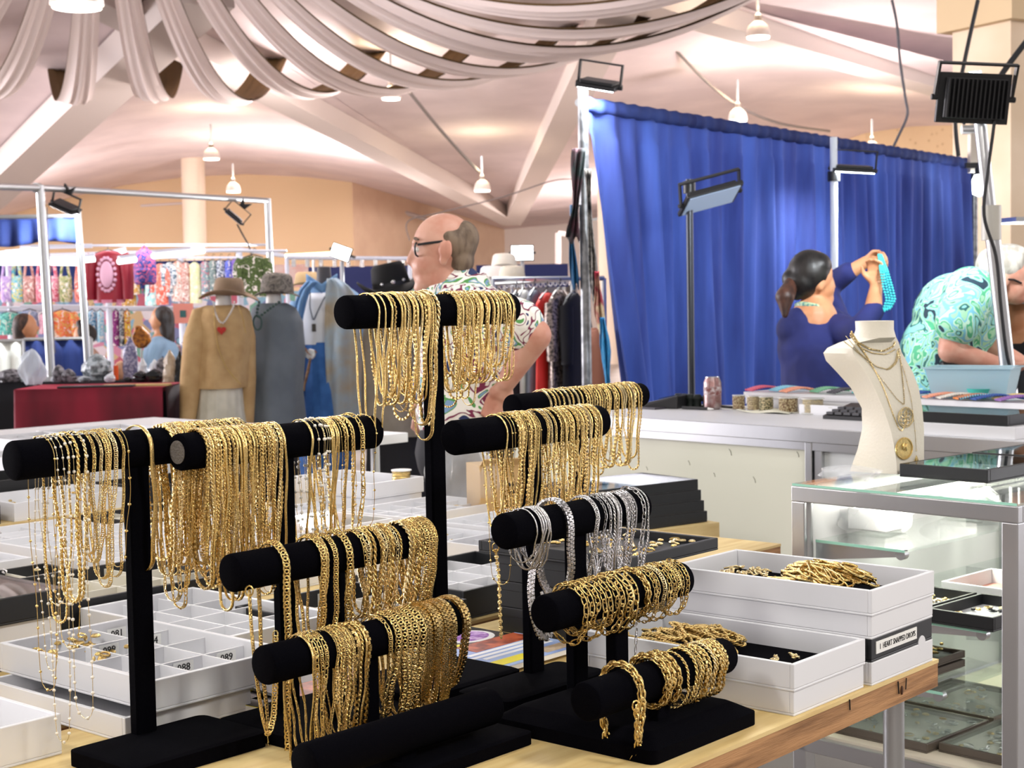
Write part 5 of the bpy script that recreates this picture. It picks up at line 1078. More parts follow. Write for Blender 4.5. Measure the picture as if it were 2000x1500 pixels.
# --- woman in navy with a ponytail, holding up turquoise strands
Dw = 6.4
def P2_(px, py, dy=0.): return at(px, py, Dw+dy)
b2 = V((P2_(1595, 700).x, Dw, 0))
wom = thing('person', 'woman in navy top with ponytail raising turquoise bead strands', 'person', b2)
body = [('E', P2_(1586, 535), (.085, .085, .1)), ('E', P2_(1600, 560, .02), (.065, .07, .075)), ('E', P2_(1612, 583, .02), (.036, .042, .034)), ('C', P2_(1624, 545, .04), P2_(1627, 560, .045), .009, .012), ('E', P2_(1621, 573, .04), (.014, .022, .01)), ('E', P2_(1603, 556, -.07), (.018, .01, .028)), ('C', P2_(1592, 590), P2_(1588, 625), .052, .06), ('C', P2_(1590, 625), P2_(1592, 760), .1, .12),
        ('C', P2_(1655, 535, .18), P2_(1690, 512, .15), .034, .026), ('C', P2_(1705, 605, -.16), P2_(1711, 560, -.1), .038, .026)]
body += hand(P2_(1686, 513, .15), V((.1, -.04, .025)), V((0, -.05, .1)), .55, .16)+hand(P2_(1711, 562, -.1), V((.01, .03, .12)), V((-.1, .06, 0)), .5, .16)
blob('body', body, skin2, wom, .0065, 4, b2)
hairb = mat('hair_black', '#1b1614', .45, col2='#0f0c0c', scale=30, stretch=(1, 1, .3)); hairbr = mat('hair_brown_tail', '#2a1712', .5, col2='#4a2c20', scale=30, stretch=(1, 1, .3))
blob('hair', [('E', P2_(1581, 533), (.092, .094, .098)), ('E', P2_(1568, 550), (.075, .088, .075)), ('E', P2_(1596, 520, .0), (.06, .085, .06)), ('E', P2_(1600, 540, .06), (.045, .036, .075)), ('C', P2_(1550, 545), P2_(1556, 566), .05, .045)], hairb, wom, .007, 3, b2)
blob('ponytail', [('C', P2_(1546, 554, -.03), P2_(1533, 580, -.1), .03, .04), ('C', P2_(1533, 580, -.1), P2_(1533, 615, -.12), .04, .014)], hairbr, wom, .006, 3, b2)
hb = MB(); q = P2_(1546, 551)-b2; hb.tube([(q.x+.012*math.cos(a), q.y+.034*math.sin(a), q.z+.03*math.cos(a)) for a in [2*PI*j/14 for j in range(14)]], .008, 6, True); hb.build('hair_tie', mat('pink_tie', '#e0787f', .6), wom)
navy = mat('navy_knit', '#232a66', .85, col2='#1b2054', scale=6)
blob('top', [('C', P2_(1548, 644, -.02), P2_(1636, 640, .08), .07, .075), ('E', P2_(1590, 680), (.155, .13, .16)), ('C', P2_(1588, 614), P2_(1588, 640), .07, .1), ('C', P2_(1562, 634, -.02), P2_(1618, 632, .04), .075, .075), ('C', P2_(1592, 700), P2_(1598, 775), .145, .155), ('C', P2_(1640, 645, -.06), P2_(1674, 650, -.2), .07, .055), ('C', P2_(1674, 650, -.2), P2_(1706, 608, -.16), .055, .044), ('C', P2_(1625, 620, .12), P2_(1610, 565, .28), .07, .055), ('C', P2_(1610, 565, .28), P2_(1656, 532, .18), .055, .044), ('C', P2_(1600, 790), P2_(1600, 810), .16, .16)], navy, wom, .008, 4, b2)
nk = MB(); q = P2_(1590, 604)-b2; nk.tube([(q.x+.07*math.cos(a), q.y+.07*math.sin(a), q.z+.022*math.cos(a+2.6)) for a in [2*PI*j/24 for j in range(24)]], .011, 6, True); nk.build('beaded_collar', mat('teal_beads', '#4d8a86', .4, col2='#b9c9a0', scale=80), wom)
blob('trousers', [('C', (b2.x, Dw-.05, .9), (b2.x, Dw+.05, .9), .15, .15), ('C', (b2.x-.06, Dw-.06, .85), (b2.x-.07, Dw-.08, .1), .1, .06), ('C', (b2.x+.08, Dw+.06, .85), (b2.x+.08, Dw+.08, .1), .1, .06)], navy, wom, .015, 3, b2)
for dx, dy in ((-.05, -.08), (.1, .08)): MB().ell((dx, dy, .04), (.12, .045, .04), 14, 8).build('shoe', blackp, wom)
tq = mat('turquoise_bead', '#3cc4c9', .35); V_, F_, k = [], [], 0
for i in range(4):
    o_ = i*4.5; P = np.array([tuple(P2_(*q)) for q in ((1716+o_*.4, 498, -.02), (1720+o_, 530, -.16), (1725+o_*1.3, 560, -.18), (1732+o_*1.2, 585, -.18), (1726+o_, 602, -.18), (1714+o_, 607, -.18))])
    v_, f_, _ = strand('ball', .011, P, False, (0, 1, 0)); V_.append(v_); F_ += [tuple(a+k for a in f) for f in f_]; k += len(v_)
me = bpy.data.meshes.new('strands'); me.from_pydata(np.vstack(V_).tolist(), [], F_); me.materials.append(tq); me.polygons.foreach_set('use_smooth', [True]*len(F_)); o = bpy.data.objects.new('bead_strands', me); COL.objects.link(o); tag(o, 'turquoise bead strands held up by the woman in navy', 'beads')

# --- grey-haired man in green tropical shirt, bent over the counter
Dg = 6.1
def P3(px, py, dy=0.): return at(px, py, Dg+dy)
b3 = V((P3(1850, 700).x, Dg, 0))
gm = thing('person', 'grey-haired man in green tropical shirt bending over the counter', 'person', b3)
body = [('E', P3(1962, 530), (.1, .085, .095)), ('E', P3(1976, 555), (.07, .068, .08)), ('E', P3(1985, 578), (.045, .045, .035)), ('C', P3(1998, 545), P3(2004, 560), .011, .014), ('E', P3(1962, 548, -.08), (.018, .012, .03)), ('C', P3(1945, 560), P3(1905, 575), .062, .075), ('C', P3(1880, 600), P3(1845, 740), .13, .13),
        ('C', P3(1868, 625, -.2), P3(1856, 685, -.22), .054, .048), ('C', P3(1856, 685, -.22), P3(1950, 712, -.22), .046, .03), ('C', P3(1930, 630, .1), P3(1940, 680, .05), .05, .044), ('C', P3(1940, 680, .05), P3(1990, 705, .0), .042, .03)]
body += hand(P3(1950, 712, -.22), V((.12, 0, -.02)), V((0, .1, -.05)), .3)+hand(P3(1990, 705, 0), V((.1, -.03, -.05)), V((0, .1, 0)), .4)
blob('body', body, skin1, gm, .0065, 4, b3)
greyh = mat('hair_silver', '#c9c4ba', .6, col2='#9d968b', scale=35, stretch=(1, 1, .4))
blob('hair', [('E', P3(1955, 518), (.1, .095, .085)), ('E', P3(1935, 530), (.06, .085, .06)), ('E', P3(1968, 505), (.09, .085, .06))], greyh, gm, .007, 3, b3)
g_ = MB(); g_.tube([P3(1958, 545, -.085)-b3, P3(1980, 546, -.085)-b3, P3(1995, 553, -.07)-b3], .004, 6); g_.build('glasses', blackp, gm)
trop = mat('tropical_green', '#a6dcc0', .75, kind='leaf', scale=9, cols=['#263c4c', '#8fd6cf', '#a8e0b8', '#57b98a', '#c4ecd4', '#7fc9de', '#a8e0b8', '#2f6a6a', '#8fd6cf'])
blob('shirt', [('C', P3(1895, 570, -.15), P3(1905, 575, .15), .1, .1), ('E', P3(1868, 620), (.17, .21, .18)), ('E', P3(1840, 690), (.165, .2, .18)), ('C', P3(1828, 740), P3(1825, 790), .16, .165), ('C', P3(1890, 585, -.18), P3(1870, 632, -.215), .1, .088), ('C', P3(1905, 580, .1), P3(1932, 635, .1), .095, .085)], trop, gm, .0085, 4, b3)
mb = MB(); c = P3(1925, 560)-b3; mb.tube([(c.x+.05*math.cos(a), c.y+.09*math.sin(a), c.z+.07*math.cos(a)) for a in [2*PI*j/20 for j in range(20)]], .018, 8, True); mb.build('collar', trop, gm)
blob('trousers', [('C', (b3.x-.05, Dg-.06, .9), (b3.x-.05, Dg+.06, .9), .16, .16), ('C', (b3.x-.05, Dg-.1, .85), (b3.x, Dg-.1, .1), .1, .06), ('C', (b3.x-.05, Dg+.1, .85), (b3.x, Dg+.1, .1), .1, .06)], blk, gm, .015, 3, b3)
for dy in (-.1, .1): MB().ell((.05, dy, .045), (.14, .05, .045), 14, 8).build('shoe', blackp, gm)
o = MB().bx(-.04, .04, -.02, .02, -.03, .06).build('waist_pouch', blackp, gm, loc=P3(1858, 735, -.2)-b3, bevel=.006)
# --- dark-haired woman under a grey visor cap
Dv = 6.5
def P4(px, py, dy=0.): return at(px, py, Dv+dy)
b4 = V((P4(1985, 700).x, Dv, 0))
vw = thing('person', 'dark-haired woman in a grey cap bending beside the man in green', 'person', b4)
body = [('E', P4(1985, 600), (.085, .085, .1)), ('E', P4(1982, 625, -.05), (.055, .05, .07)), ('C', P4(1985, 640), P4(1990, 670), .05, .06), ('C', P4(1990, 680), P4(2000, 760), .12, .13), ('C', P4(1960, 700, -.12), P4(1940, 725, -.25), .04, .03)]
body += hand(P4(1940, 725, -.25), V((-.1, -.05, -.02)), V((0, .1, 0)), .4, .16)
blob('body', body, skin2, vw, .008, 4, b4)
blob('hair', [('E', P4(1985, 595, .02), (.1, .1, .1)), ('C', P4(1950, 610), P4(1945, 672, -.04), .04, .035), ('C', P4(2015, 610), P4(2018, 690), .05, .04), ('C', P4(1962, 640, -.05), P4(1955, 690, -.05), .03, .022)], hairb, vw, .008, 3, b4)
cp = MB(); cp.lathe([(.105, 0), (.104, .03), (.085, .075), (.04, .1), (.005, .105)], 24, P4(1985, 585)-b4); cp.build('cap_crown', mat('cap_grey', '#8d8f8c', .8), vw)
cb = MB(); q = P4(1972, 588, -.1)-b4; cb.prism([(q.x-.09, q.y-.05), (q.x-.04, q.y-.1), (q.x+.06, q.y-.1), (q.x+.12, q.y-.04), (q.x+.12, q.y+.06), (q.x-.08, q.y+.06)], q.z-.012, q.z); cb.build('cap_brim', MATS['cap_grey'], vw, bevel=.003)
blob('top', [('C', P4(1965, 685), P4(2025, 690), .09, .09), ('C', P4(1995, 700), P4(2000, 800), .14, .15)], blk, vw, .01, 4, b4)
blob('trousers', [('C', (b4.x-.02, Dv, .95), (b4.x+.08, Dv, .95), .14, .14), ('C', (b4.x-.03, Dv, .85), (b4.x-.03, Dv, .06), .1, .06), ('C', (b4.x+.1, Dv, .85), (b4.x+.1, Dv, .06), .1, .06)], blk, vw, .016, 3, b4)
# ------------------------------------------------------------------ stall on the left: pipe frame, mannequins, minerals
f0 = at(78, 367, 12.0); f1 = at(523, 392, 14.2); zf = f0.z
t = thing('pipe_stand', 'galvanised pipe frame of the left stall with clamp lights', 'pipe stand', (f0.x, f0.y, 0))
r1 = Vector((f1.x-f0.x, f1.y-f0.y, f1.z)); wl_ = at(-60, 363, 11.35)-Vector((f0.x, f0.y, 0))
MB().cyl((0, 0, zf), r1, .026, n=12).build('top_pipe', steel, t); MB().cyl(wl_, (0, 0, zf), .026, n=12).build('top_pipe', steel, t)
MB().cyl((.06, 0, 0), (0, 0, zf+.02), .033, n=14).build('upright', steel, t); MB().cyl((r1.x+.03, r1.y, 0), (r1.x, r1.y, r1.z+.02), .03, n=14).build('upright', steel, t)
MB().cyl((-.02, -.035, zf), (-.02, .035, zf), .04, n=12).build('coupling', steel, t)
p = at(127, 405, 12.25); flood('clamp floodlight hanging left on the pipe frame', p, .22, (R(18), R(24), R(-10)), lens_on, fins=False, power=22, clamp=True)
p = at(456, 424, 13.85); flood('clamp floodlight hanging right on the pipe frame', p, .19, (R(15), R(40), R(20)), lens_off, fins=False, clamp=True)
cord('power_cable', [at(463, 438, 13.8), at(475, 460, 13.8), at(486, 480, 13.7), at(492, 500, 13.4)], .008, blackp, 'thin cord below the right clamp floodlight')
cord('power_cable', [at(92, 405, 12.1), at(93, 450, 12.1), at(97, 520, 12.1), at(103, 620, 12.1), at(107, 690, 12.1)], .005, greyc, 'pale cord running down beside the left upright')
v0 = at(-30, 425, 12.5); v1 = at(157, 427, 12.5)
t = thing('valance', 'dark blue valance hung between pipes at far left', 'valance', v0)
mb = MB(); mb.grid(lambda u, v: (u*(v1.x-v0.x), .02*math.sin(u*30)*(.3+v), -.22*v-.02*math.sin(u*7)*v), 60, 6); mb.build('cloth', bluec, t, solid=.004, smooth=70); MB().cyl((0, 0, .0), (v1.x-v0.x, 0, 0), .02, n=10).build('pipe', steel, t)
mb = MB().cyl((v1.x-v0.x+.05, 0, -v1.z), (v1.x-v0.x-.02, 0, .05), .028, n=12).build('upright', steel, t)
# red velvet table
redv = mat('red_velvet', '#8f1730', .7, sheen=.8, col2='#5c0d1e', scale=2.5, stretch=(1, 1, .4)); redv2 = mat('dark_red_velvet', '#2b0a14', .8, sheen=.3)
zt = .88; ra, rb = on(28, 762, zt), on(318, 757, zt); dr = rb-ra; aR = math.atan2(dr.y, dr.x); LR = dr.length
t = thing('velvet_table', 'table under a red velvet cloth at the left stall', 'table', (ra.x, ra.y, 0), aR)
MB().bx(.02, LR-.02, .02, .6, zt-.03, zt).build('table_top', redv, t, smooth=0)
mb = MB(); mb.grid(lambda u, v: (u*LR, -.01-.05*v*(1+.6*math.sin(u*17+2*math.sin(u*6)))-.02*math.sin(u*9+v*3)*v, zt-zt*.98*v), 70, 10); mb.build('cloth_front', redv, t, solid=.004, smooth=80)
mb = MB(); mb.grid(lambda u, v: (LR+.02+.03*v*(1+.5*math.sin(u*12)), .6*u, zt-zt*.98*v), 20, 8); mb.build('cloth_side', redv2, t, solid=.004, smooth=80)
MB().bx(0, LR, -.004, .6, zt, zt+.004).build('cloth_top', redv, t, smooth=0)
for a, b in ((.06, .06), (LR-.06, .06), (.06, .55), (LR-.06, .55)): MB().cyl((a, b, 0), (a, b, zt-.03), .02, n=8).build('leg', steel, t)
def R_(x, y, z=zt+.005): return Vector((ra.x+math.cos(aR)*x-math.sin(aR)*y, ra.y+math.sin(aR)*x+math.cos(aR)*y, z))
tag(MB().bx(0, .5, -.03, .1, 0, .012).build('black_tray', blackp, loc=R_(LR*.28, .04), rz=aR+.05, bevel=.005), 'flat black tray on the red velvet table', 'tray')
tag(MB().bx(0, .45, -.02, .08, 0, .012).build('wood_board', wood, loc=R_(LR*.55, .14), rz=aR), 'thin wooden board on the red velvet table', 'board')
# mineral table right behind it
zm = .9; mt = thing('mineral_table', 'dark table of minerals behind the red velvet', 'table', R_(-.5, .68, 0), aR)
MB().bx(0, LR+.8, 0, .8, zm-.03, zm).build('table_top', blackp, mt, smooth=0); mb = MB(); mb.grid(lambda u, v: (u*(LR+.8), -.005-.02*math.sin(u*30)*v, zm-.88*v), 60, 6); mb.build('table_skirt', mat('black_skirt', '#1b1b22', .8), mt, solid=.004, smooth=70)
for a, b in ((.05, .1), (LR+.7, .1), (.05, .7), (LR+.7, .7)): MB().cyl((a, b, 0), (a, b, zm-.03), .02, n=8).build('leg', steel, mt)
def rock(label, px, py, w_, h_, m, seed, D=None, dep=.8, tip=0., name='mineral'):
    rg = random.Random(seed); p = on(px, min(py, 746), zm)
    if D: p = at(px, py, D)
    mb = MB(); n, m_ = 14, 9; s_ = (p.y)/F; sx, sz = w_*s_/2, h_*s_; nz = {}
    def fn(a, b):
        i = round(a*n) % n; j = round(b*m_); k_ = (i, j); nz.setdefault(k_, rg.uniform(.82, 1.12)); f_ = (math.sin(PI*(.18+.82*b))**.55 if not tip else (1-b*tip)*(1 if b < .7 else (1-(b-.7)/.3*.85)))*nz[k_]
        return (sx*f_*math.cos(a*2*PI), sx*dep*f_*math.sin(a*2*PI), sz*b)
    mb.grid(fn, n, m_); mb.add([fn(i/n, 1) for i in range(n)], [tuple(range(n))]); o = mb.build(name, m, loc=(p.x, p.y, zm+.001 if not D else p.z), smooth=25); return tag(o, label, 'mineral', 'minerals on the dark table')
gq = mat('grey_quartz', '#b9c4cc', .35, col2='#5c666c', scale=22, kind='noise', bump=.8, bscale=40); pq = mat('purple_geode', '#6a6a94', .3, col2='#b9b6d0', scale=50, bump=1, bscale=60); ob = mat('obsidian', '#15161a', .15); wq = mat('white_quartz', '#dfe4ea', .25, col2='#b5c2cf', scale=10); cit = mat('citrine', '#c57a1c', .3, col2='#7d420c', scale=35, bump=1, bscale=50); bq = mat('beige_stone', '#c6b9a8', .5, col2='#a4937f', scale=14); dkr = mat('dark_rock', '#3d3c42', .4, col2='#8a8890', scale=30, bump=.8, bscale=40); sal = mat('salmon_stone', '#d9a888', .5)
rock('pale grey quartz cluster left of the orange tube', 190, 742, 58, 52, gq, 1); rock('upright purple geode slab behind the orange tube', 256, 740, 34, 82, pq, 2, dep=.4, tip=.35); rock('white quartz point beside the purple geode', 280, 742, 24, 42, wq, 3, tip=.4); rock('second white quartz point near black obsidian', 303, 742, 30, 40, wq, 4, tip=.4); rock('beige stone tower at the right of the minerals', 333, 762, 30, 62, bq, 5, tip=.3); rock('black obsidian chunk in front of white quartz', 275, 752, 32, 22, ob, 6); rock('black obsidian blade next to the beige tower', 303, 753, 36, 26, ob, 7); rock('black stone tower at the right table end', 352, 760, 22, 60, ob, 8, tip=.4); rock('dark sphere-shaped stone behind the left upright', 115, 746, 26, 34, dkr, 9); rock('brownish grey rock right of the dark sphere', 135, 748, 30, 26, dkr, 10); rock('sparkling dark rock cluster at the far left', 22, 756, 58, 26, dkr, 11); rock('second dark rock near the white plastic bag', 52, 756, 26, 18, gq, 12); rock('small white rounded stone before the left upright', 108, 752, 18, 12, wq, 13); rock('small pale stone left of the red velvet centre', 165, 755, 26, 12, gq, 14); rock('small dark pebble by the orange tube', 250, 755, 18, 10, ob, 15); rock('salmon stone behind the orange tube', 237, 740, 30, 36, sal, 16); rock('grey rock at the right beside the beige tower', 318, 742, 34, 44, dkr, 17); rock('light blue glass bowl by the orange tube', 215, 752, 22, 16, wq, 18)
p = on(227, 742, zm); tag(MB().lathe([(.017, 0), (.017, .1), (.014, .1), (.014, .005)], 16).build('orange_tube', mat('orange_plastic', '#ea5b1e', .4), loc=(p.x, p.y, zm+.001)), 'small upright orange tube among the minerals', 'tube')
p = at(276, 680, 11.6); t = thing('citrine_geode', 'fan-shaped orange citrine on a metal stand', 'mineral', (p.x, p.y, zm)); hz = p.z-zm
mb = MB(); rg = random.Random(5); mb.vprism([(-.02, 0), (.03, -.0), (.075, .05), (.07, .1), (.0, .17), (-.035, .17), (-.065, .09), (-.06, .04)], -.03, .03); mb.build('stone', cit, t, loc=(0, 0, hz), bevel=.012); MB().cyl((0, 0, 0), (0, 0, hz), .008, n=8).build('stand_rod', steel, t); MB().lathe([(.05, 0), (.05, .012)], 16).build('stand_foot', blackp, t)
# low curtains behind the minerals
def low_curtain(label, x0, x1, y0, D, m, h_=.75):
    a, b = at(x0, y0, D), at(x1, y0, D); t = thing('low_curtain', label, 'curtain', (a.x, D, 0)); w_ = b.x-a.x
    mb = MB(); mb.grid(lambda u, v: (u*w_, .02*math.sin(u*w_*45)*(.5+v), a.z*(1-v)+.02*v), 50, 8); mb.build('drape', m, t, solid=.004, smooth=70); MB().cyl((0, 0, a.z), (w_, 0, a.z), .015, n=8).build('pipe', steel, t); MB().cyl((w_, 0, 0), (w_, 0, a.z), .015, n=8).build('post', steel, t)
low_curtain('low blue drape behind the left minerals', 47, 178, 663, 12.6, bluec); low_curtain('low white gathered drape at the far left edge', -60, 46, 667, 12.55, mat('white_drape', '#e2e4de', .8))
t = bag('carrier_bag', 'white plastic carrier bag standing among the minerals', on(60, 752, zm)+Vector((0, .05, .001)), .16, .1, .24, 21, m=mat('white_film', '#dfe8f2', .4, alpha=.6)); 

# ------------------------------------------------------------------ mannequins
def mannequin(label, px, D, skinm, top, tm, bottom, bm, neckpx, sleeves=None, s=1.):
    p = at(px, 600, D); t = thing('mannequin', label, 'mannequin', (p.x, D, 0)); s_ = D/F
    def X(a): return (a-px)*s_
    def Z(y): return at(px, y, D).z
    nx = X(neckpx[0]); MB().shell([(Z(neckpx[2])-.02, .06, .055, nx), (Z(neckpx[1]), .05, .05, nx), (Z(neckpx[1])+.006, .035, .035, nx)], 20).build('neck', skinm, t)
    MB().cyl((0, .0, 0), (0, .0, .8), .02, n=10).build('stand_pole', steel, t); MB().lathe([(.16, 0), (.16, .012), (.03, .02)], 20).build('stand_base', blackp, t)
    rs = [(Z(y), (X(b)-X(a))/2, dd, (X(a)+X(b))/2, 0, g_) for y, a, b, dd, g_ in top]; MB().shell(rs, 40, fold=.05, k=7).build('top', tm, t, smooth=70)
    if bottom: MB().shell([(Z(y), (X(b)-X(a))/2, dd, (X(a)+X(b))/2, 0, g_) for y, a, b, dd, g_ in bottom], 48, fold=.05, k=16).build('skirt', bm, t, smooth=70)
    for q in (sleeves or []):
        MB().tube([(X(a), dy, Z(y)) for a, y, dy, r_ in q], [r_ for a, y, dy, r_ in q], 14).build('sleeve', tm, t, smooth=60)
    return t, X, Z
tanm = mat('tan_linen', '#c3a273', .85, col2='#b39163', scale=7, bump=.3, bscale=30); skirt = mat('cream_skirt', '#d8d3c2', .85, col2='#c5c0ae', scale=5); whitem = mat('mannequin_white', '#dfdbd6', .5); greym = mat('mannequin_grey', '#4e4a4c', .6); slate = mat('slate_jersey', '#6c747c', .85, col2='#626a72', scale=4)
m1_, X, Z = mannequin('mannequin in tan linen blouse and cream skirt under a brown hat', 432, 10.4, whitem, [(596, 405, 470, .1, 0), (604, 390, 484, .15, 0), (620, 384, 490, .17, .3), (660, 380, 490, .17, .6), (710, 375, 482, .18, 1), (757, 374, 478, .19, 1)], tanm, [(752, 382, 468, .15, .2), (800, 378, 470, .17, 1), (900, 366, 482, .2, 1.2), (1010, 358, 492, .23, 1.3)], skirt, (437, 576, 602), [[(410, 606, 0, .04), (395, 614, -.04, .07), (384, 660, -.08, .08), (375, 740, -.1, .075), (364, 835, -.1, .05)], [(462, 606, 0, .04), (472, 614, .02, .055), (478, 660, .05, .06), (478, 740, .06, .055), (474, 830, .06, .045)]])
def hat(label, px, py, D, rb, rc, hc_, m, droop=.02, rz=0., tilt=0., crease=True, extra=None):
    p = at(px, py, D); t = thing('hat', label, 'hat', p, rz); t.rotation_euler = (0, tilt, rz)
    mb = MB(); mb.grid(lambda u, v: ((rc*.95+(rb-rc*.95)*v)*math.cos(u*2*PI)*1.12, (rc*.95+(rb-rc*.95)*v)*math.sin(u*2*PI), droop*v*v*math.cos(2*u*2*PI)*1.0+.004), 40, 6); mb.build('brim', m, t, solid=.005, smooth=70)
    MB().lathe([(rc, 0), (rc*.97, hc_*.4), (rc*.88, hc_*.85), (rc*.7, hc_), (rc*.35, hc_*(.86 if crease else 1.04)), (.003, hc_*(.82 if crease else 1.06))], 28, sx=1.12).build('crown', m, t, smooth=60)
    MB().lathe([(rc*1.01, .005), (rc*1.0, .03)], 28, sx=1.12).build('hat_band', extra or m, t); return t
brown = mat('brown_felt', '#97806a', .85, col2='#86705b', scale=5); camo = mat('camo_grey', '#6d6762', .85, kind='leaf', scale=16, cols=['#4e4a48', '#7a736c', '#67625c', '#8a837b'])
hat('wide-brimmed brown felt hat on the tan mannequin', 447, 577, 10.4, .18, .095, .12, brown, -.035, 0, .05)
m2_, X, Z = mannequin('mannequin in a slate grey poncho under a bucket hat', 530, 10.7, whitem, [(592, 505, 560, .1, 0), (602, 492, 578, .15, 0), (630, 484, 590, .17, .4), (690, 480, 592, .18, .8), (760, 480, 585, .2, 1), (832, 482, 590, .22, 1.3)], slate, [(800, 500, 570, .14, .1), (900, 495, 575, .14, 1), (1000, 490, 580, .15, 1)], blk, (535, 572, 600))
hat('grey camouflage bucket hat on the slate mannequin', 541, 574, 10.7, .14, .105, .14, camo, -.02, 0, .04, False)
den = mat('washed_denim', '#93b7d9', .85, col2='#6f97c4', scale=3.5, detail=6); den2 = mat('faded_denim', '#8fb4d6', .85, kind='noise', cols=['#6d95c0', '#9dc0de', '#a8c6de', '#b5a68e', '#8d8272'], scale=2.6, detail=6)
m3_, X, Z = mannequin('dark headless mannequin in white top, denim skirt and open denim coat', 630, 11.15, greym, [(572, 588, 660, .08, 0), (585, 582, 662, .12, 0), (640, 584, 655, .13, .3), (672, 582, 652, .13, .3)], mat('white_knit', '#e6e8ec', .8), [(668, 588, 655, .13, .1), (740, 585, 665, .16, 1), (850, 580, 680, .2, 1.2), (1000, 575, 690, .22, 1.2)], mat('blue_denim', '#2f5c9a', .85, col2='#3f70b4', scale=6), (634, 522, 574))
def coat(t, X, Z, m, m2):
    for rows, mm in (([(550, 606, 626), (566, 592, 612), (590, 583, 604), (640, 573, 594), (720, 567, 588), (830, 556, 590)], m), ([(545, 646, 664), (560, 644, 686), (580, 641, 700), (640, 638, 706), (720, 638, 708), (830, 642, 712)], m2)):
        mb = MB(); k_ = len(rows)
        def fn(u, v, rows=rows):
            s = v*(len(rows)-1); i = int(min(len(rows)-2, s)); f_ = s-i; y, a, b = [rows[i][q]*(1-f_)+rows[i+1][q]*f_ for q in range(3)]
            return (X(a+(b-a)*u), -.15-.03*math.sin(u*PI)-.015*math.sin(u*12+v*4), Z(y))
        mb.grid(fn, 16, 24); mb.build('coat_front', mm, t, solid=.01, smooth=70)
    mb = MB(); mb.shell([(Z(550), X(665)-X(632), .1, X(634), .06, 0), (Z(575), (X(700)-X(585))/2, .13, X(642), .07, 0), (Z(700), (X(706)-X(570))/2, .14, X(640), .08, .6), (Z(830), (X(712)-X(556))/2, .17, X(636), .08, 1)], 30, fold=.05); mb.build('coat_back', m, t, smooth=70)
    MB().tube([(X(690), 0, Z(590)), (X(704), -.05, Z(680)), (X(700), -.08, Z(780))], [.08, .075, .06], 14).build('coat_sleeve', m, t); MB().tube([(X(586), 0, Z(590)), (X(572), -.04, Z(690)), (X(566), -.06, Z(790))], [.07, .07, .055], 14).build('coat_sleeve', m, t)
    mb = MB(); mb.grid(lambda u, v: (X(604+(664-604)*u), -.12-.02*math.sin(u*PI), Z(555-20*abs(u-.5)*2+18*v)), 12, 3); mb.build('coat_collar', m, t, solid=.01)
coat(m3_, X, Z, den, den2)
p = at(606, 692, 10.96); t = thing('concho_belt', 'leather belt with a round silver concho on the denim mannequin', 'belt', p); MB().lathe([(.001, .008), (.035, .006), (.04, 0), (.04, -.004), (0, -.004)], 24).build('concho', silver, t).rotation_euler = (R(90), 0, 0); mb = MB(); mb.tube([(-.06, .02, .06), (-.03, .01, .03), (0, .01, 0), (.04, .02, .02)], .022, 8, flat=.4); mb.build('strap', mat('brown_leather', '#8a5a3c', .6), t); mb = MB(); mb.tube([(.0, .0, -.03), (-.02, -.005, -.12), (-.045, -.01, -.22), (-.05, -.01, -.26)], [.02, .03, .02, .018], 10, flat=.4); mb.build('carved_tail', mat('carved_wood', '#9c7650', .6, col2='#6f4d30', scale=30), t)
m4_, X, Z = mannequin('pale mannequin in grey jacket under the black western hat', 770, 10.6, whitem, [(590, 735, 800, .1, 0), (604, 715, 830, .15, 0), (660, 706, 838, .17, .4), (760, 702, 842, .19, .8), (850, 698, 845, .2, 1)], mat('stone_jacket', '#8d8579', .85, col2='#7c7468', scale=4), [(840, 712, 830, .16, .1), (1000, 706, 840, .18, 1)], blk, (790, 545, 598))
hb_ = hat('black western hat with silver badges on the pale mannequin', 765, 560, 10.3, .2, .115, .16, mat('black_felt', '#121214', .8), .075, .25, -.2, True, mat('hat_band', '#1f1f22', .5))
for a_, r_ in ((-2.2, .012), (-1.6, .016), (-1.0, .012)): MB().ell((.125*math.cos(a_)*1.05, .117*math.sin(a_), .03), (r_, .006, r_), 10, 6).build('badge', silver, hb_)
hp_ = at(600, 556, 12.1); hs_ = thing('hat_stand', 'slim stand under the sandy straw hat', 'stand', (hp_.x, hp_.y, 0)); MB().cyl((0, 0, 0), (0, 0, hp_.z+.05), .012, n=8).build('pole', steel, hs_); MB().lathe([(.06, 0), (.05, .03), (.01, .05)], 16, (0, 0, hp_.z+.02)).build('cap_block', steel, hs_); MB().lathe([(.15, 0), (.15, .01)], 16).build('foot', steel, hs_)
tagh = hat('sandy straw hat behind the denim mannequin', 600, 556, 12.1, .12, .09, .1, mat('straw', '#c7ac82', .8), -.02)
# jewellery worn by the mannequins
def worn(label, pts, D, style, w_, m, pend=None):
    P = np.array([tuple(at(x, y, D)) for x, y in pts]); d = np.linspace(0, len(P)-1, 50); P = np.stack([np.interp(d, np.arange(len(P)), P[:, i]) for i in range(3)], 1)
    for _ in range(5): P[1:-1] = (P[:-2]+2*P[1:-1]+P[2:])/4
    o = bpy.data.objects.new('worn_necklace', chain_mesh('worn_chain', style, w_, P, [m, m], False, (0, 1, 0))); COL.objects.link(o); tag(o, label, 'necklace')
    if pend: pend(o)
def heart(o):
    p = at(433, 645, 10.21); mb = MB(); pts_ = [(.001*16*math.sin(a)**3*1.9, .0019*(13*math.cos(a)-5*math.cos(2*a)-2*math.cos(3*a)-math.cos(4*a))) for a in [2*PI*j/24 for j in range(24)]]; mb.vprism([(p.x+x, p.z+z) for x, z in pts_], p.y-.012, p.y+.008); mb.build('heart_pendant', mat('heart_red', '#b3261f', .3), o, bevel=.004)
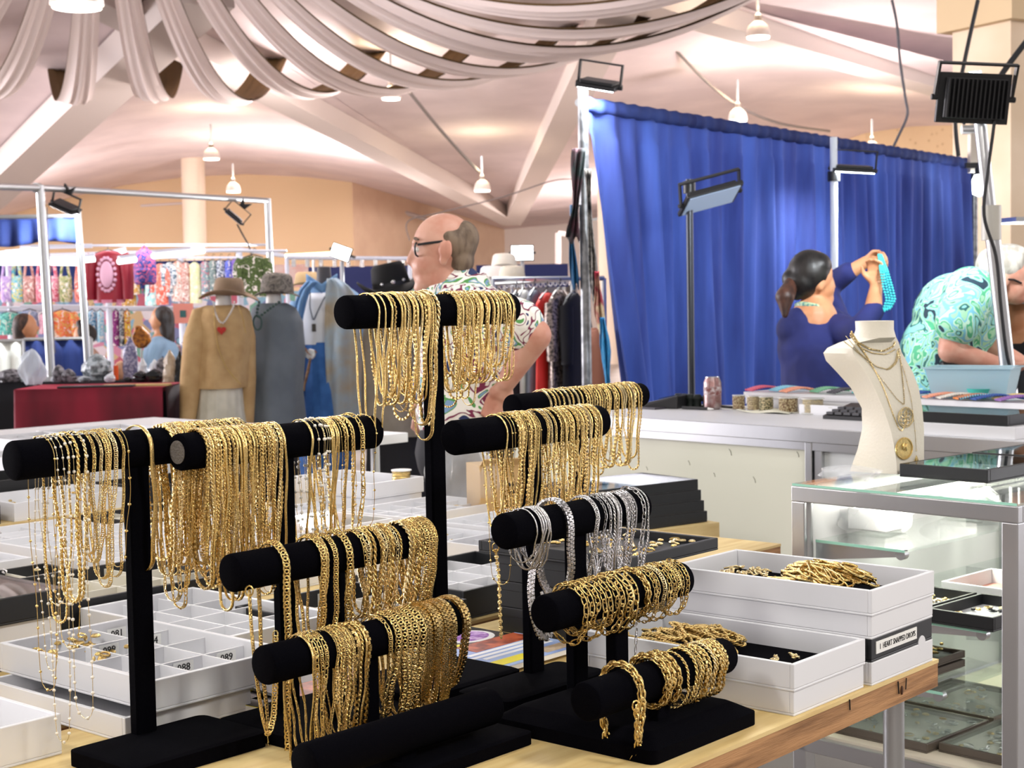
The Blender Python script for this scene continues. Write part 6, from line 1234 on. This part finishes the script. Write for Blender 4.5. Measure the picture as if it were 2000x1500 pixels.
def oval(o):
    p = at(503, 630, 10.4); mb = MB(); mb.tube([(p.x+.028*math.cos(a), p.y, p.z+.05*math.sin(a)) for a in [2*PI*j/18 for j in range(18)]], .007, 6, True); mb.build('oval_pendant', mat('turq_dark', '#38504c', .5), o)
def slab(o):
    p = at(613, 640, 10.995); MB().box(p, (.03, .015, .055)).build('stone_pendant', mat('dark_stone', '#4a4640', .3), o, bevel=.004)
worn('white strand necklace with a red heart on the tan blouse', [(417, 590), (420, 610), (428, 628), (436, 632), (446, 618), (456, 600), (458, 590)], 10.215, 'ball', .014, whitem, heart)
worn('long thin gold chain across the tan blouse', [(418, 600), (420, 640), (426, 680), (440, 715), (455, 735), (470, 750)], 10.205, 'ball', .01, golds)
worn('long gold chain at the right side of the tan blouse', [(466, 598), (474, 620), (480, 650)], 10.22, 'ball', .01, golds)
worn('dark turquoise squash necklace on the slate poncho', [(506, 590), (502, 608), (503, 622), (515, 612), (530, 600), (545, 590)], 10.4, 'ball', .022, mat('turq_dark', '#38504c', .5), oval)
worn('dark bead necklace with stone slab on the white top', [(606, 572), (605, 600), (612, 628), (622, 605), (634, 580), (645, 568)], 11.0, 'ball', .012, mat('dark_bead', '#3c4a5a', .4), slab)

def agate(o):
    p = at(820, 745, 10.38); MB().ell(p, (.05, .012, .15), 20, 14).build('agate_slab', mat('blue_agate', '#3b7fe0', .2, col2='#1c4fae', scale=14, kind='wave', detail=6), o)
worn('cord necklace with a long blue agate slab on the pale mannequin', [(775, 600), (782, 640), (806, 690), (820, 706), (815, 660), (800, 600)], 10.39, 'thin', .006, blackp, agate)

# ------------------------------------------------------------------ far clothing stall
D0 = 17.
pats = {}
def patm(i, c1, c2): return mat('print_%s_%s' % (c1[1:], c2[1:]), c1, .8, kind='leaf', cols=[c1, c1, c2, c1, '#f0e6e0', c2], scale=14)
def far_g(name, lab_, px, py, w_, h_, c1, c2, sleeves=False, cat='garment', D=D0, rz=0.):
    s_ = D/F; return garment(name, lab_, px, py, D, w_*s_, h_*s_, .1, patm(0, c1, c2), rz, sleeves, cat, 'garments of the far clothing stall', hem=1.05, sl=.6)
def tote(lab_, px, py, w_, h_, c1, c2, D=D0):
    s_ = D/F; p = at(px, py, D); t = thing('tote_bag', lab_, 'bag', p, rnd(-.3, .3), 'bags of the far clothing stall'); W_, H_ = w_*s_, h_*s_
    MB().shell([(-H_, W_*.42, .05), (-H_*.9, W_*.5, .07), (-H_*.5, W_*.48, .06), (-H_*.38, W_*.45, .03)], 20, fold=.05, k=5).build('bag_body', patm(0, c1, c2), t)
    MB().tube([(-W_*.32, 0, -H_*.4), (-W_*.18, 0, -H_*.1), (0, 0, 0), (W_*.18, 0, -H_*.1), (W_*.32, 0, -H_*.4)], .03, 8, flat=.5).build('bag_handle', patm(0, c1, c2), t)
row1 = [('lavender print bag hung at the far left edge', 12, '#c7a8dc', '#a98cc4'), ('turquoise print bag left of the first upright', 32, '#4fb4cf', '#f0d45a'), ('dusty pink paisley bag near the first upright', 55, '#cf9a94', '#a8766f'), ('red and pink floral bag by the first upright', 80, '#e0667c', '#f2b4c0'), ('pink floral tote with long handles', 101, '#eba0b4', '#c8405a'), ('olive and cream tote with long handles', 126, '#7a8a4c', '#e2d2b0'), ('coral print bag behind the second upright', 156, '#e58f83', '#c45c54')]
for lb, px, a, b in row1: tote(lb, px, 508, 26, 82, a, b)
# maroon bomber jacket with a pale emblem
p = at(211, 488, 16.2); s_ = 16.2/F; t = garment('bomber_jacket', 'maroon bomber jacket with a pale oval emblem on the back', 211, 490, 16.2, 62*s_, 100*s_, .16, mat('maroon_satin', '#8d1a2c', .5), 0, True, 'jacket', hem=.95, sl=.85)
emb = mat('pale_embroidery', '#d9a9c0', .6); mb = MB(); mb.ell((0, -.09, -46*s_), (13*s_, .02, 26*s_), 20, 12); mb.build('emblem', emb, t)
mb = MB()
for j in range(18):
    a = 2*PI*j/18; mb.ell((17*s_*math.cos(a), -.088, -46*s_+32*s_*math.sin(a)), (.02, .012, .02), 8, 5)
mb.build('emblem_scrolls', emb, t); MB().shell([(-101*s_, 30*s_, .09), (-95*s_, 31*s_, .09)], 30).build('waistband', mat('pink_rib', '#c37a92', .7), t)
# backpack
p = at(282, 486, 16); s_ = 16/F; t = thing('backpack', 'navy printed backpack hanging from the stall rail', 'bag', p); bk = mat('navy_flamingo', '#2e3a84', .7, kind='leaf', cols=['#2e3a84', '#2e3a84', '#e0607c', '#2e3a84', '#3a4794', '#d87a9a'], scale=12)
MB().shell([(-70*s_, 17*s_, .08), (-66*s_, 21*s_, .11), (-40*s_, 22*s_, .12), (-15*s_, 20*s_, .11), (-5*s_, 15*s_, .08), (0, 7*s_, .04)], 28).build('pack_body', bk, t); MB().shell([(-64*s_, 15*s_, .06, 0, -.09), (-42*s_, 16*s_, .07, 0, -.09), (-38*s_, 13*s_, .05, 0, -.08)], 24).build('front_pocket', bk, t); MB().tube([(-.03, 0, 0), (0, 0, .04), (.03, 0, 0)], .01, 6).build('grab_loop', bk, t)
for sx_ in (-1, 1): MB().tube([(sx_*.04, .02, -66*s_), (sx_*.035, .02, -85*s_), (sx_*.02, .0, -92*s_)], .012, 6, flat=.5).build('strap_end', bk, t)
row1b = [('mustard jacket beside the maroon bomber', 250, 512, 26, 90, '#c99a4e', '#a87834'), ('aqua top under the backpack', 296, 530, 28, 66, '#9fd4d4', '#c9ecec'), ('coral red dress right of the backpack', 313, 515, 26, 80, '#ef6a58', '#f08f7c'), ('black and white print blouse', 331, 512, 18, 66, '#5c6f80', '#e4eaf0'), ('white floral tunic with coral roses', 347, 510, 22, 78, '#d9cfc6', '#d97f6a'), ('second floral tunic in pink tones', 362, 512, 20, 78, '#cfb4aa', '#b46a62'), ('pale yellow top', 380, 512, 22, 80, '#dfe2a8', '#eceec4'), ('teal floral blouse', 400, 510, 18, 74, '#5fa0a8', '#d87a8a'), ('grey green blouse', 415, 508, 16, 70, '#6c7c80', '#93a39c'), ('navy and white blouse', 430, 508, 18, 70, '#232d52', '#dfe6f0'), ('royal blue blouse', 446, 508, 16, 66, '#4a55b8', '#7c86d8'), ('purple blouse', 459, 506, 16, 62, '#6a4a9c', '#8f74c4')]
for lb, px, py, w_, h_, a, b in row1b: far_g('hanging_blouse', lb+' on the far stall rail', px, py, w_, h_, a, b, px in (250, 313, 331))
far_g('green_jacket', 'olive green jacket hung just left of the right upright', 494, 500, 50, 80, '#56683a', '#3f5029', True, 'jacket', 13.2)
far_g('orange_shirt', 'orange and coral tie-dye shirt in the far stall', 122, 606, 42, 70, '#ef6a4a', '#e0b060', True, 'shirt', 15.2)
# lower shelf of folded things and cushions, striped skirts
row2 = [(20, 610, 40, 44, '#3f8f8a', '#7fd0c0'), (58, 606, 34, 40, '#7a86a8', '#a4b0cc'), (88, 612, 24, 40, '#d898b0', '#eec0d0'), (165, 612, 16, 60, '#7fae78', '#e2d85a'), (180, 606, 16, 60, '#4a7fa8', '#bcd8ea'), (196, 606, 14, 62, '#7fc0dc', '#e0f0f6'), (226, 606, 14, 70, '#9a3a86', '#6a2a60'), (238, 606, 12, 70, '#3a3f46', '#cfd6dc'), (248, 606, 12, 66, '#d8b83a', '#b83a4a'), (345, 672, 18, 56, '#d8788a', '#8ac0b4'), (362, 668, 18, 56, '#7a9fc8', '#e8d6da')]
for i, (px, py, w_, h_, a, b) in enumerate(row2): far_g('hanging_blouse', 'patterned garment in the lower row of the far stall, %s from the left' % ordinal(i), px, py, w_, h_, a, b, False, 'garment', 15.6)
t = thing('picture_card', 'pink framed picture card hanging behind the tan hat', 'picture', at(358, 612, 15.4)); MB().bx(-.1, .1, -.01, .01, -.1, .1).build('card', mat('pink_card', '#ef9a8a', .7), t, smooth=0); MB().bx(-.03, .03, -.014, -.01, -.04, .03).build('motif', mat('teal_motif', '#3c6a6a', .7), t, smooth=0)
# stall structure: rails, back panels, tubes
t = thing('stall_frame', 'white pipe frame and rails of the far clothing stall', 'stall frame', (at(200, 500, 17.3).x, 17.3, 0)); ox = at(200, 500, 17.3).x
def sp(px, py, D=17.3): q = at(px, py, D); return (q.x-ox, q.y-17.3, q.z)
whp = mat('white_rail', '#d8dceA', .5)
for a, b in (((-60, 500), (160, 503)), ((60, 500), (470, 487)), ((-60, 605), (470, 602)), ((40, 484), (180, 480)), ((470, 487), (560, 500))): MB().cyl(sp(*a), sp(*b), .025, n=8).build('rail', whp, t)
for px in (20, 213, 355, 470): q = sp(px, 600); MB().cyl((q[0], q[1], 0), (q[0], q[1], sp(px, 488)[2]), .035, n=10).build('post', whp, t)
for a, b, D_ in (((-60, 503), (480, 503), 17.0), ((-60, 600), (480, 600), 15.6), ((60, 480), (520, 478), 16.1), ((40, 597), (160, 597), 15.2), ((440, 490), (560, 490), 13.2)): MB().cyl(sp(*a, D_), sp(*b, D_), .014, n=6).build('rail', whp, t)
def panel(label, x0, x1, y0, y1, D, m, name='display_panel'):
    a, b = at(x0, y0, D), at(x1, y1, D); c = at(x1, y0, D); t = thing(name, label, 'panel', (a.x, D, 0)); w_ = b.x-a.x
    MB().bx(0, w_, 0, .04, max(.02, b.z), a.z).build('board', m, t, smooth=0)
    if b.z > .05:
        for xx in (.05, w_-.05): MB().cyl((xx, .02, 0), (xx, .02, b.z), .02, n=8).build('leg', steel, t)
multi = mat('crowded_merch', '#cfa0b0', .8, kind='voronoi', cols=['#d890a8', '#8fb8cc', '#e8d8dc', '#c86a7a', '#7fae9a', '#d8b88a', '#8a90b8', '#eee4e6'], scale=9)
panel('pegboard of small colourful merchandise at the back of the far stall', -80, 480, 560, 760, 19, multi)
panel('blue backdrop strip above the far stall merchandise', -80, 480, 517, 560, 18.9, bluec)
tl = mat('cold_tube', (.95, .98, 1), .4, emit=2.5)
for i, (a, b) in enumerate((((-20, 505, 16), (76, 492, 16.6)), ((-20, 513, 16.4), (84, 513, 16.4)), ((90, 513, 16.4), (162, 514, 16.4)), ((165, 508, 15.8), (185, 506, 15.8)), ((215, 500, 16.8), (246, 493, 16.8)), ((232, 511, 15.4), (264, 507, 15.6)), ((300, 500, 15.2), (396, 490, 16.2)))):
    q0_, q1_ = at(*a), at(*b); t = thing('tube_lamp', 'fluorescent tube over the far stall, %s from the left' % ordinal(i), 'light', q0_, 0, 'fluorescent tubes of the far stall'); MB().cyl((0, 0, 0), q1_-q0_, .03, n=10).build('tube', tl, t); MB().cyl((0, 0, .04), q1_-q0_+Vector((0, 0, .04)), .02, n=8).build('batten', whp, t)
area(at(120, 470, 16.2), at(150, 640, 17), 2.2, 12, (.95, .98, 1), .3); area(at(380, 470, 16), at(380, 640, 17), 1.6, 9, (.95, .98, 1), .3)
# far shoppers
def shopper(label, px, ytop, D, hairc, topc, long_=True, flip=1):
    s_ = D/F; p = at(px, ytop, D); b = V((p.x, D, 0)); t = thing('person', label, 'person', b); zt_ = p.z
    blob('body', [('E', (p.x, D, zt_-.12), (.085, .09, .11)), ('E', (p.x+.03*flip, D, zt_-.16), (.06, .06, .08)), ('E', (p.x+.1*flip, D, zt_-.14), (.012, .012, .02)), ('C', (p.x, D, zt_-.22), (p.x-.01, D, zt_-.32), .05, .06), ('C', (p.x, D, zt_-.35), (p.x, D, .9), .1, .11)], skin2, t, .012, 3, b)
    hp = [('E', (p.x-.03*flip, D, zt_-.1), (.1, .1, .1))]
    if long_: hp += [('C', (p.x-.05*flip, D, zt_-.12), (p.x-.07*flip, D, zt_-.42), .085, .06)]
    else: hp += [('E', (p.x-.02, D, zt_-.0), (.04, .04, .04))]
    blob('hair', hp, mat('hair_'+hairc[1:], hairc, .6, col2='#2c211c', scale=20, stretch=(1, 1, .3)), t, .012, 3, b)
    blob('coat', [('C', (p.x, D-.14, zt_-.36), (p.x, D+.14, zt_-.36), .08, .08), ('C', (p.x, D, zt_-.45), (p.x, D, .9), .17, .17), ('C', (p.x, D-.19, zt_-.38), (p.x+.08*flip, D-.22, zt_-.65), .06, .05), ('C', (p.x, D+.19, zt_-.38), (p.x+.08*flip, D+.22, zt_-.65), .06, .05)], mat('coat_'+topc[1:], topc, .8), t, .014, 3, b)
    blob('trousers', [('C', (p.x, D-.08, .95), (p.x, D-.09, .08), .1, .06), ('C', (p.x, D+.08, .95), (p.x, D+.09, .08), .1, .06)], blk, t, .016, 3, b)
shopper('brown-haired shopper in a maroon jacket at the far left stall', 52, 611, 13.8, '#5a4238', '#5c2430')
shopper('shopper with a dark hair bun beside the orange shirt', 161, 632, 14.2, '#1c1512', '#b08a7a', False, -1)
shopper('shopper with long grey-dark hair near the citrine', 312, 597, 14.4, '#4a4a4c', '#8aa8c4', True, -1)
# middle distance between the mannequins and the bald man
for i, (px, py, D, sz, rot) in enumerate(((666, 493, 14.5, .2, (R(-95), R(20), R(-12))), (1020, 494, 16, .24, (R(-90), 0, R(4))))):
    p = at(px, py, D); flood(('glaring floodlight facing the camera above the denim coat', 'glaring square floodlight right of the bald man')[i], p, sz, rot, lens_on, fins=False, power=25, group=None)
    t = thing('light_pole', ('pole of the glaring floodlight above the denim coat', 'pole of the square floodlight right of the bald man')[i], 'pole', (p.x, p.y+.06, 0)); MB().cyl((0, 0, 0), (0, 0, p.z-.08), .02, n=8).build('pipe', steel, t)
t = thing('clip_rail', 'rail with clear clips behind the denim mannequin', 'rail', at(560, 503, 15)); rl = at(800, 505, 15)-at(560, 503, 15); MB().cyl((0, 0, 0), rl, .02, n=8).build('rail', whp, t); MB().cyl((0, 0, -at(560, 503, 15).z), (0, 0, 0), .02, n=8).build('post', whp, t); MB().cyl(rl-Vector((0, 0, at(800, 505, 15).z)), rl, .02, n=8).build('post', whp, t)
for i in range(9): q = rl*(i+.5)/9; MB().box((q.x, q.y, q.z-.04), (.04, .02, .1)).build('clip', silver, t, smooth=0)
panel('dark navy stall backdrop behind the denim mannequin', 585, 800, 522, 620, 17, mat('navy_backdrop', '#2c3468', .8))
panel('pink poster panel left of the denim coat', 530, 602, 517, 560, 16, mat('pink_poster', '#e8b4a8', .7, col2='#f0d4cc', scale=6))
panel('crowded merchandise wall behind the grey and denim mannequins', 470, 830, 570, 760, 18.5, multi)
panel('navy stall backdrop right of the bald man', 930, 1110, 518, 560, 18, MATS['navy_backdrop'])
panel('grey merchandise wall right of the bald man', 930, 1130, 560, 760, 18.6, mat('grey_merch', '#8d8580', .8, kind='voronoi', cols=['#6a6460', '#b0a498', '#8d8d94', '#c7b8a8', '#55565c'], scale=6))
p = at(612, 500, 16.5); t = thing('tube_lamp', 'warm yellow tube lamp on the far tan wall', 'light', p); MB().cyl((-.3, 0, 0), (.25, 0, .02), .025, n=8).build('tube', mat('warm_tube', (1, .8, .35), .5, emit=6), t); MB().cyl((0, 0, -p.z), (0, 0, 0), .015, n=6).build('post', steel, t)
for i, (px, py, c_) in enumerate(((1000, 545, '#c9c4b4'), (962, 545, '#e9e4e0'), (985, 520, '#d8d4c8'))):
    hp_ = at(px, py, 13+i*.3); hs_ = thing('hat_stand', 'slim stand under the %s pale sun hat beyond the bald man' % ordinal((1, 0, 2)[i]), 'stand', (hp_.x, hp_.y, 0)); MB().cyl((0, 0, 0), (0, 0, hp_.z+.05), .012, n=8).build('pole', steel, hs_); MB().lathe([(.06, 0), (.05, .03), (.01, .05)], 16, (0, 0, hp_.z+.02)).build('cap_block', steel, hs_); MB().lathe([(.15, 0), (.15, .01)], 16).build('foot', steel, hs_)
    hat('pale straw sun hat beyond the bald man, %s from the left' % ordinal((1, 0, 2)[i]), px, py, 13+i*.3, .13, .1, .11, mat('sunhat_'+c_[1:], c_, .8), -.02, 0, 0, False)
t = thing('ring_rail', 'chrome rail of hanging rings above the dress rack', 'rail', at(965, 555, 10.6)); e_ = at(1118, 545, 10.6)-at(965, 555, 10.6); MB().cyl((0, 0, 0), e_, .014, n=8).build('rail', steel, t); MB().cyl((0, 0, -at(965, 555, 10.6).z), (0, 0, 0), .014, n=8).build('post', steel, t); MB().cyl(e_-Vector((0, 0, at(1118, 545, 10.6).z)), e_, .014, n=8).build('post', steel, t)
for i in range(16): q = e_*(i+.5)/16; MB().tube([(q.x+.012*math.cos(a), q.y, q.z-.02+.02*math.sin(a)) for a in [2*PI*j/8 for j in range(8)]], .004, 5, True).build('ring', silver, t)
# ------------------------------------------------------------------ bake the remeshed figures into plain meshes
bpy.context.view_layer.update()
_dg = bpy.context.evaluated_depsgraph_get()
_new = [(o, bpy.data.meshes.new_from_object(o.evaluated_get(_dg))) for o in BAKE]
for o, me in _new:
    mats_ = list(o.data.materials); o.modifiers.clear(); me.materials.clear()
    for m_ in mats_: me.materials.append(m_)
    me.polygons.foreach_set('use_smooth', [True]*len(me.polygons)); o.data = me
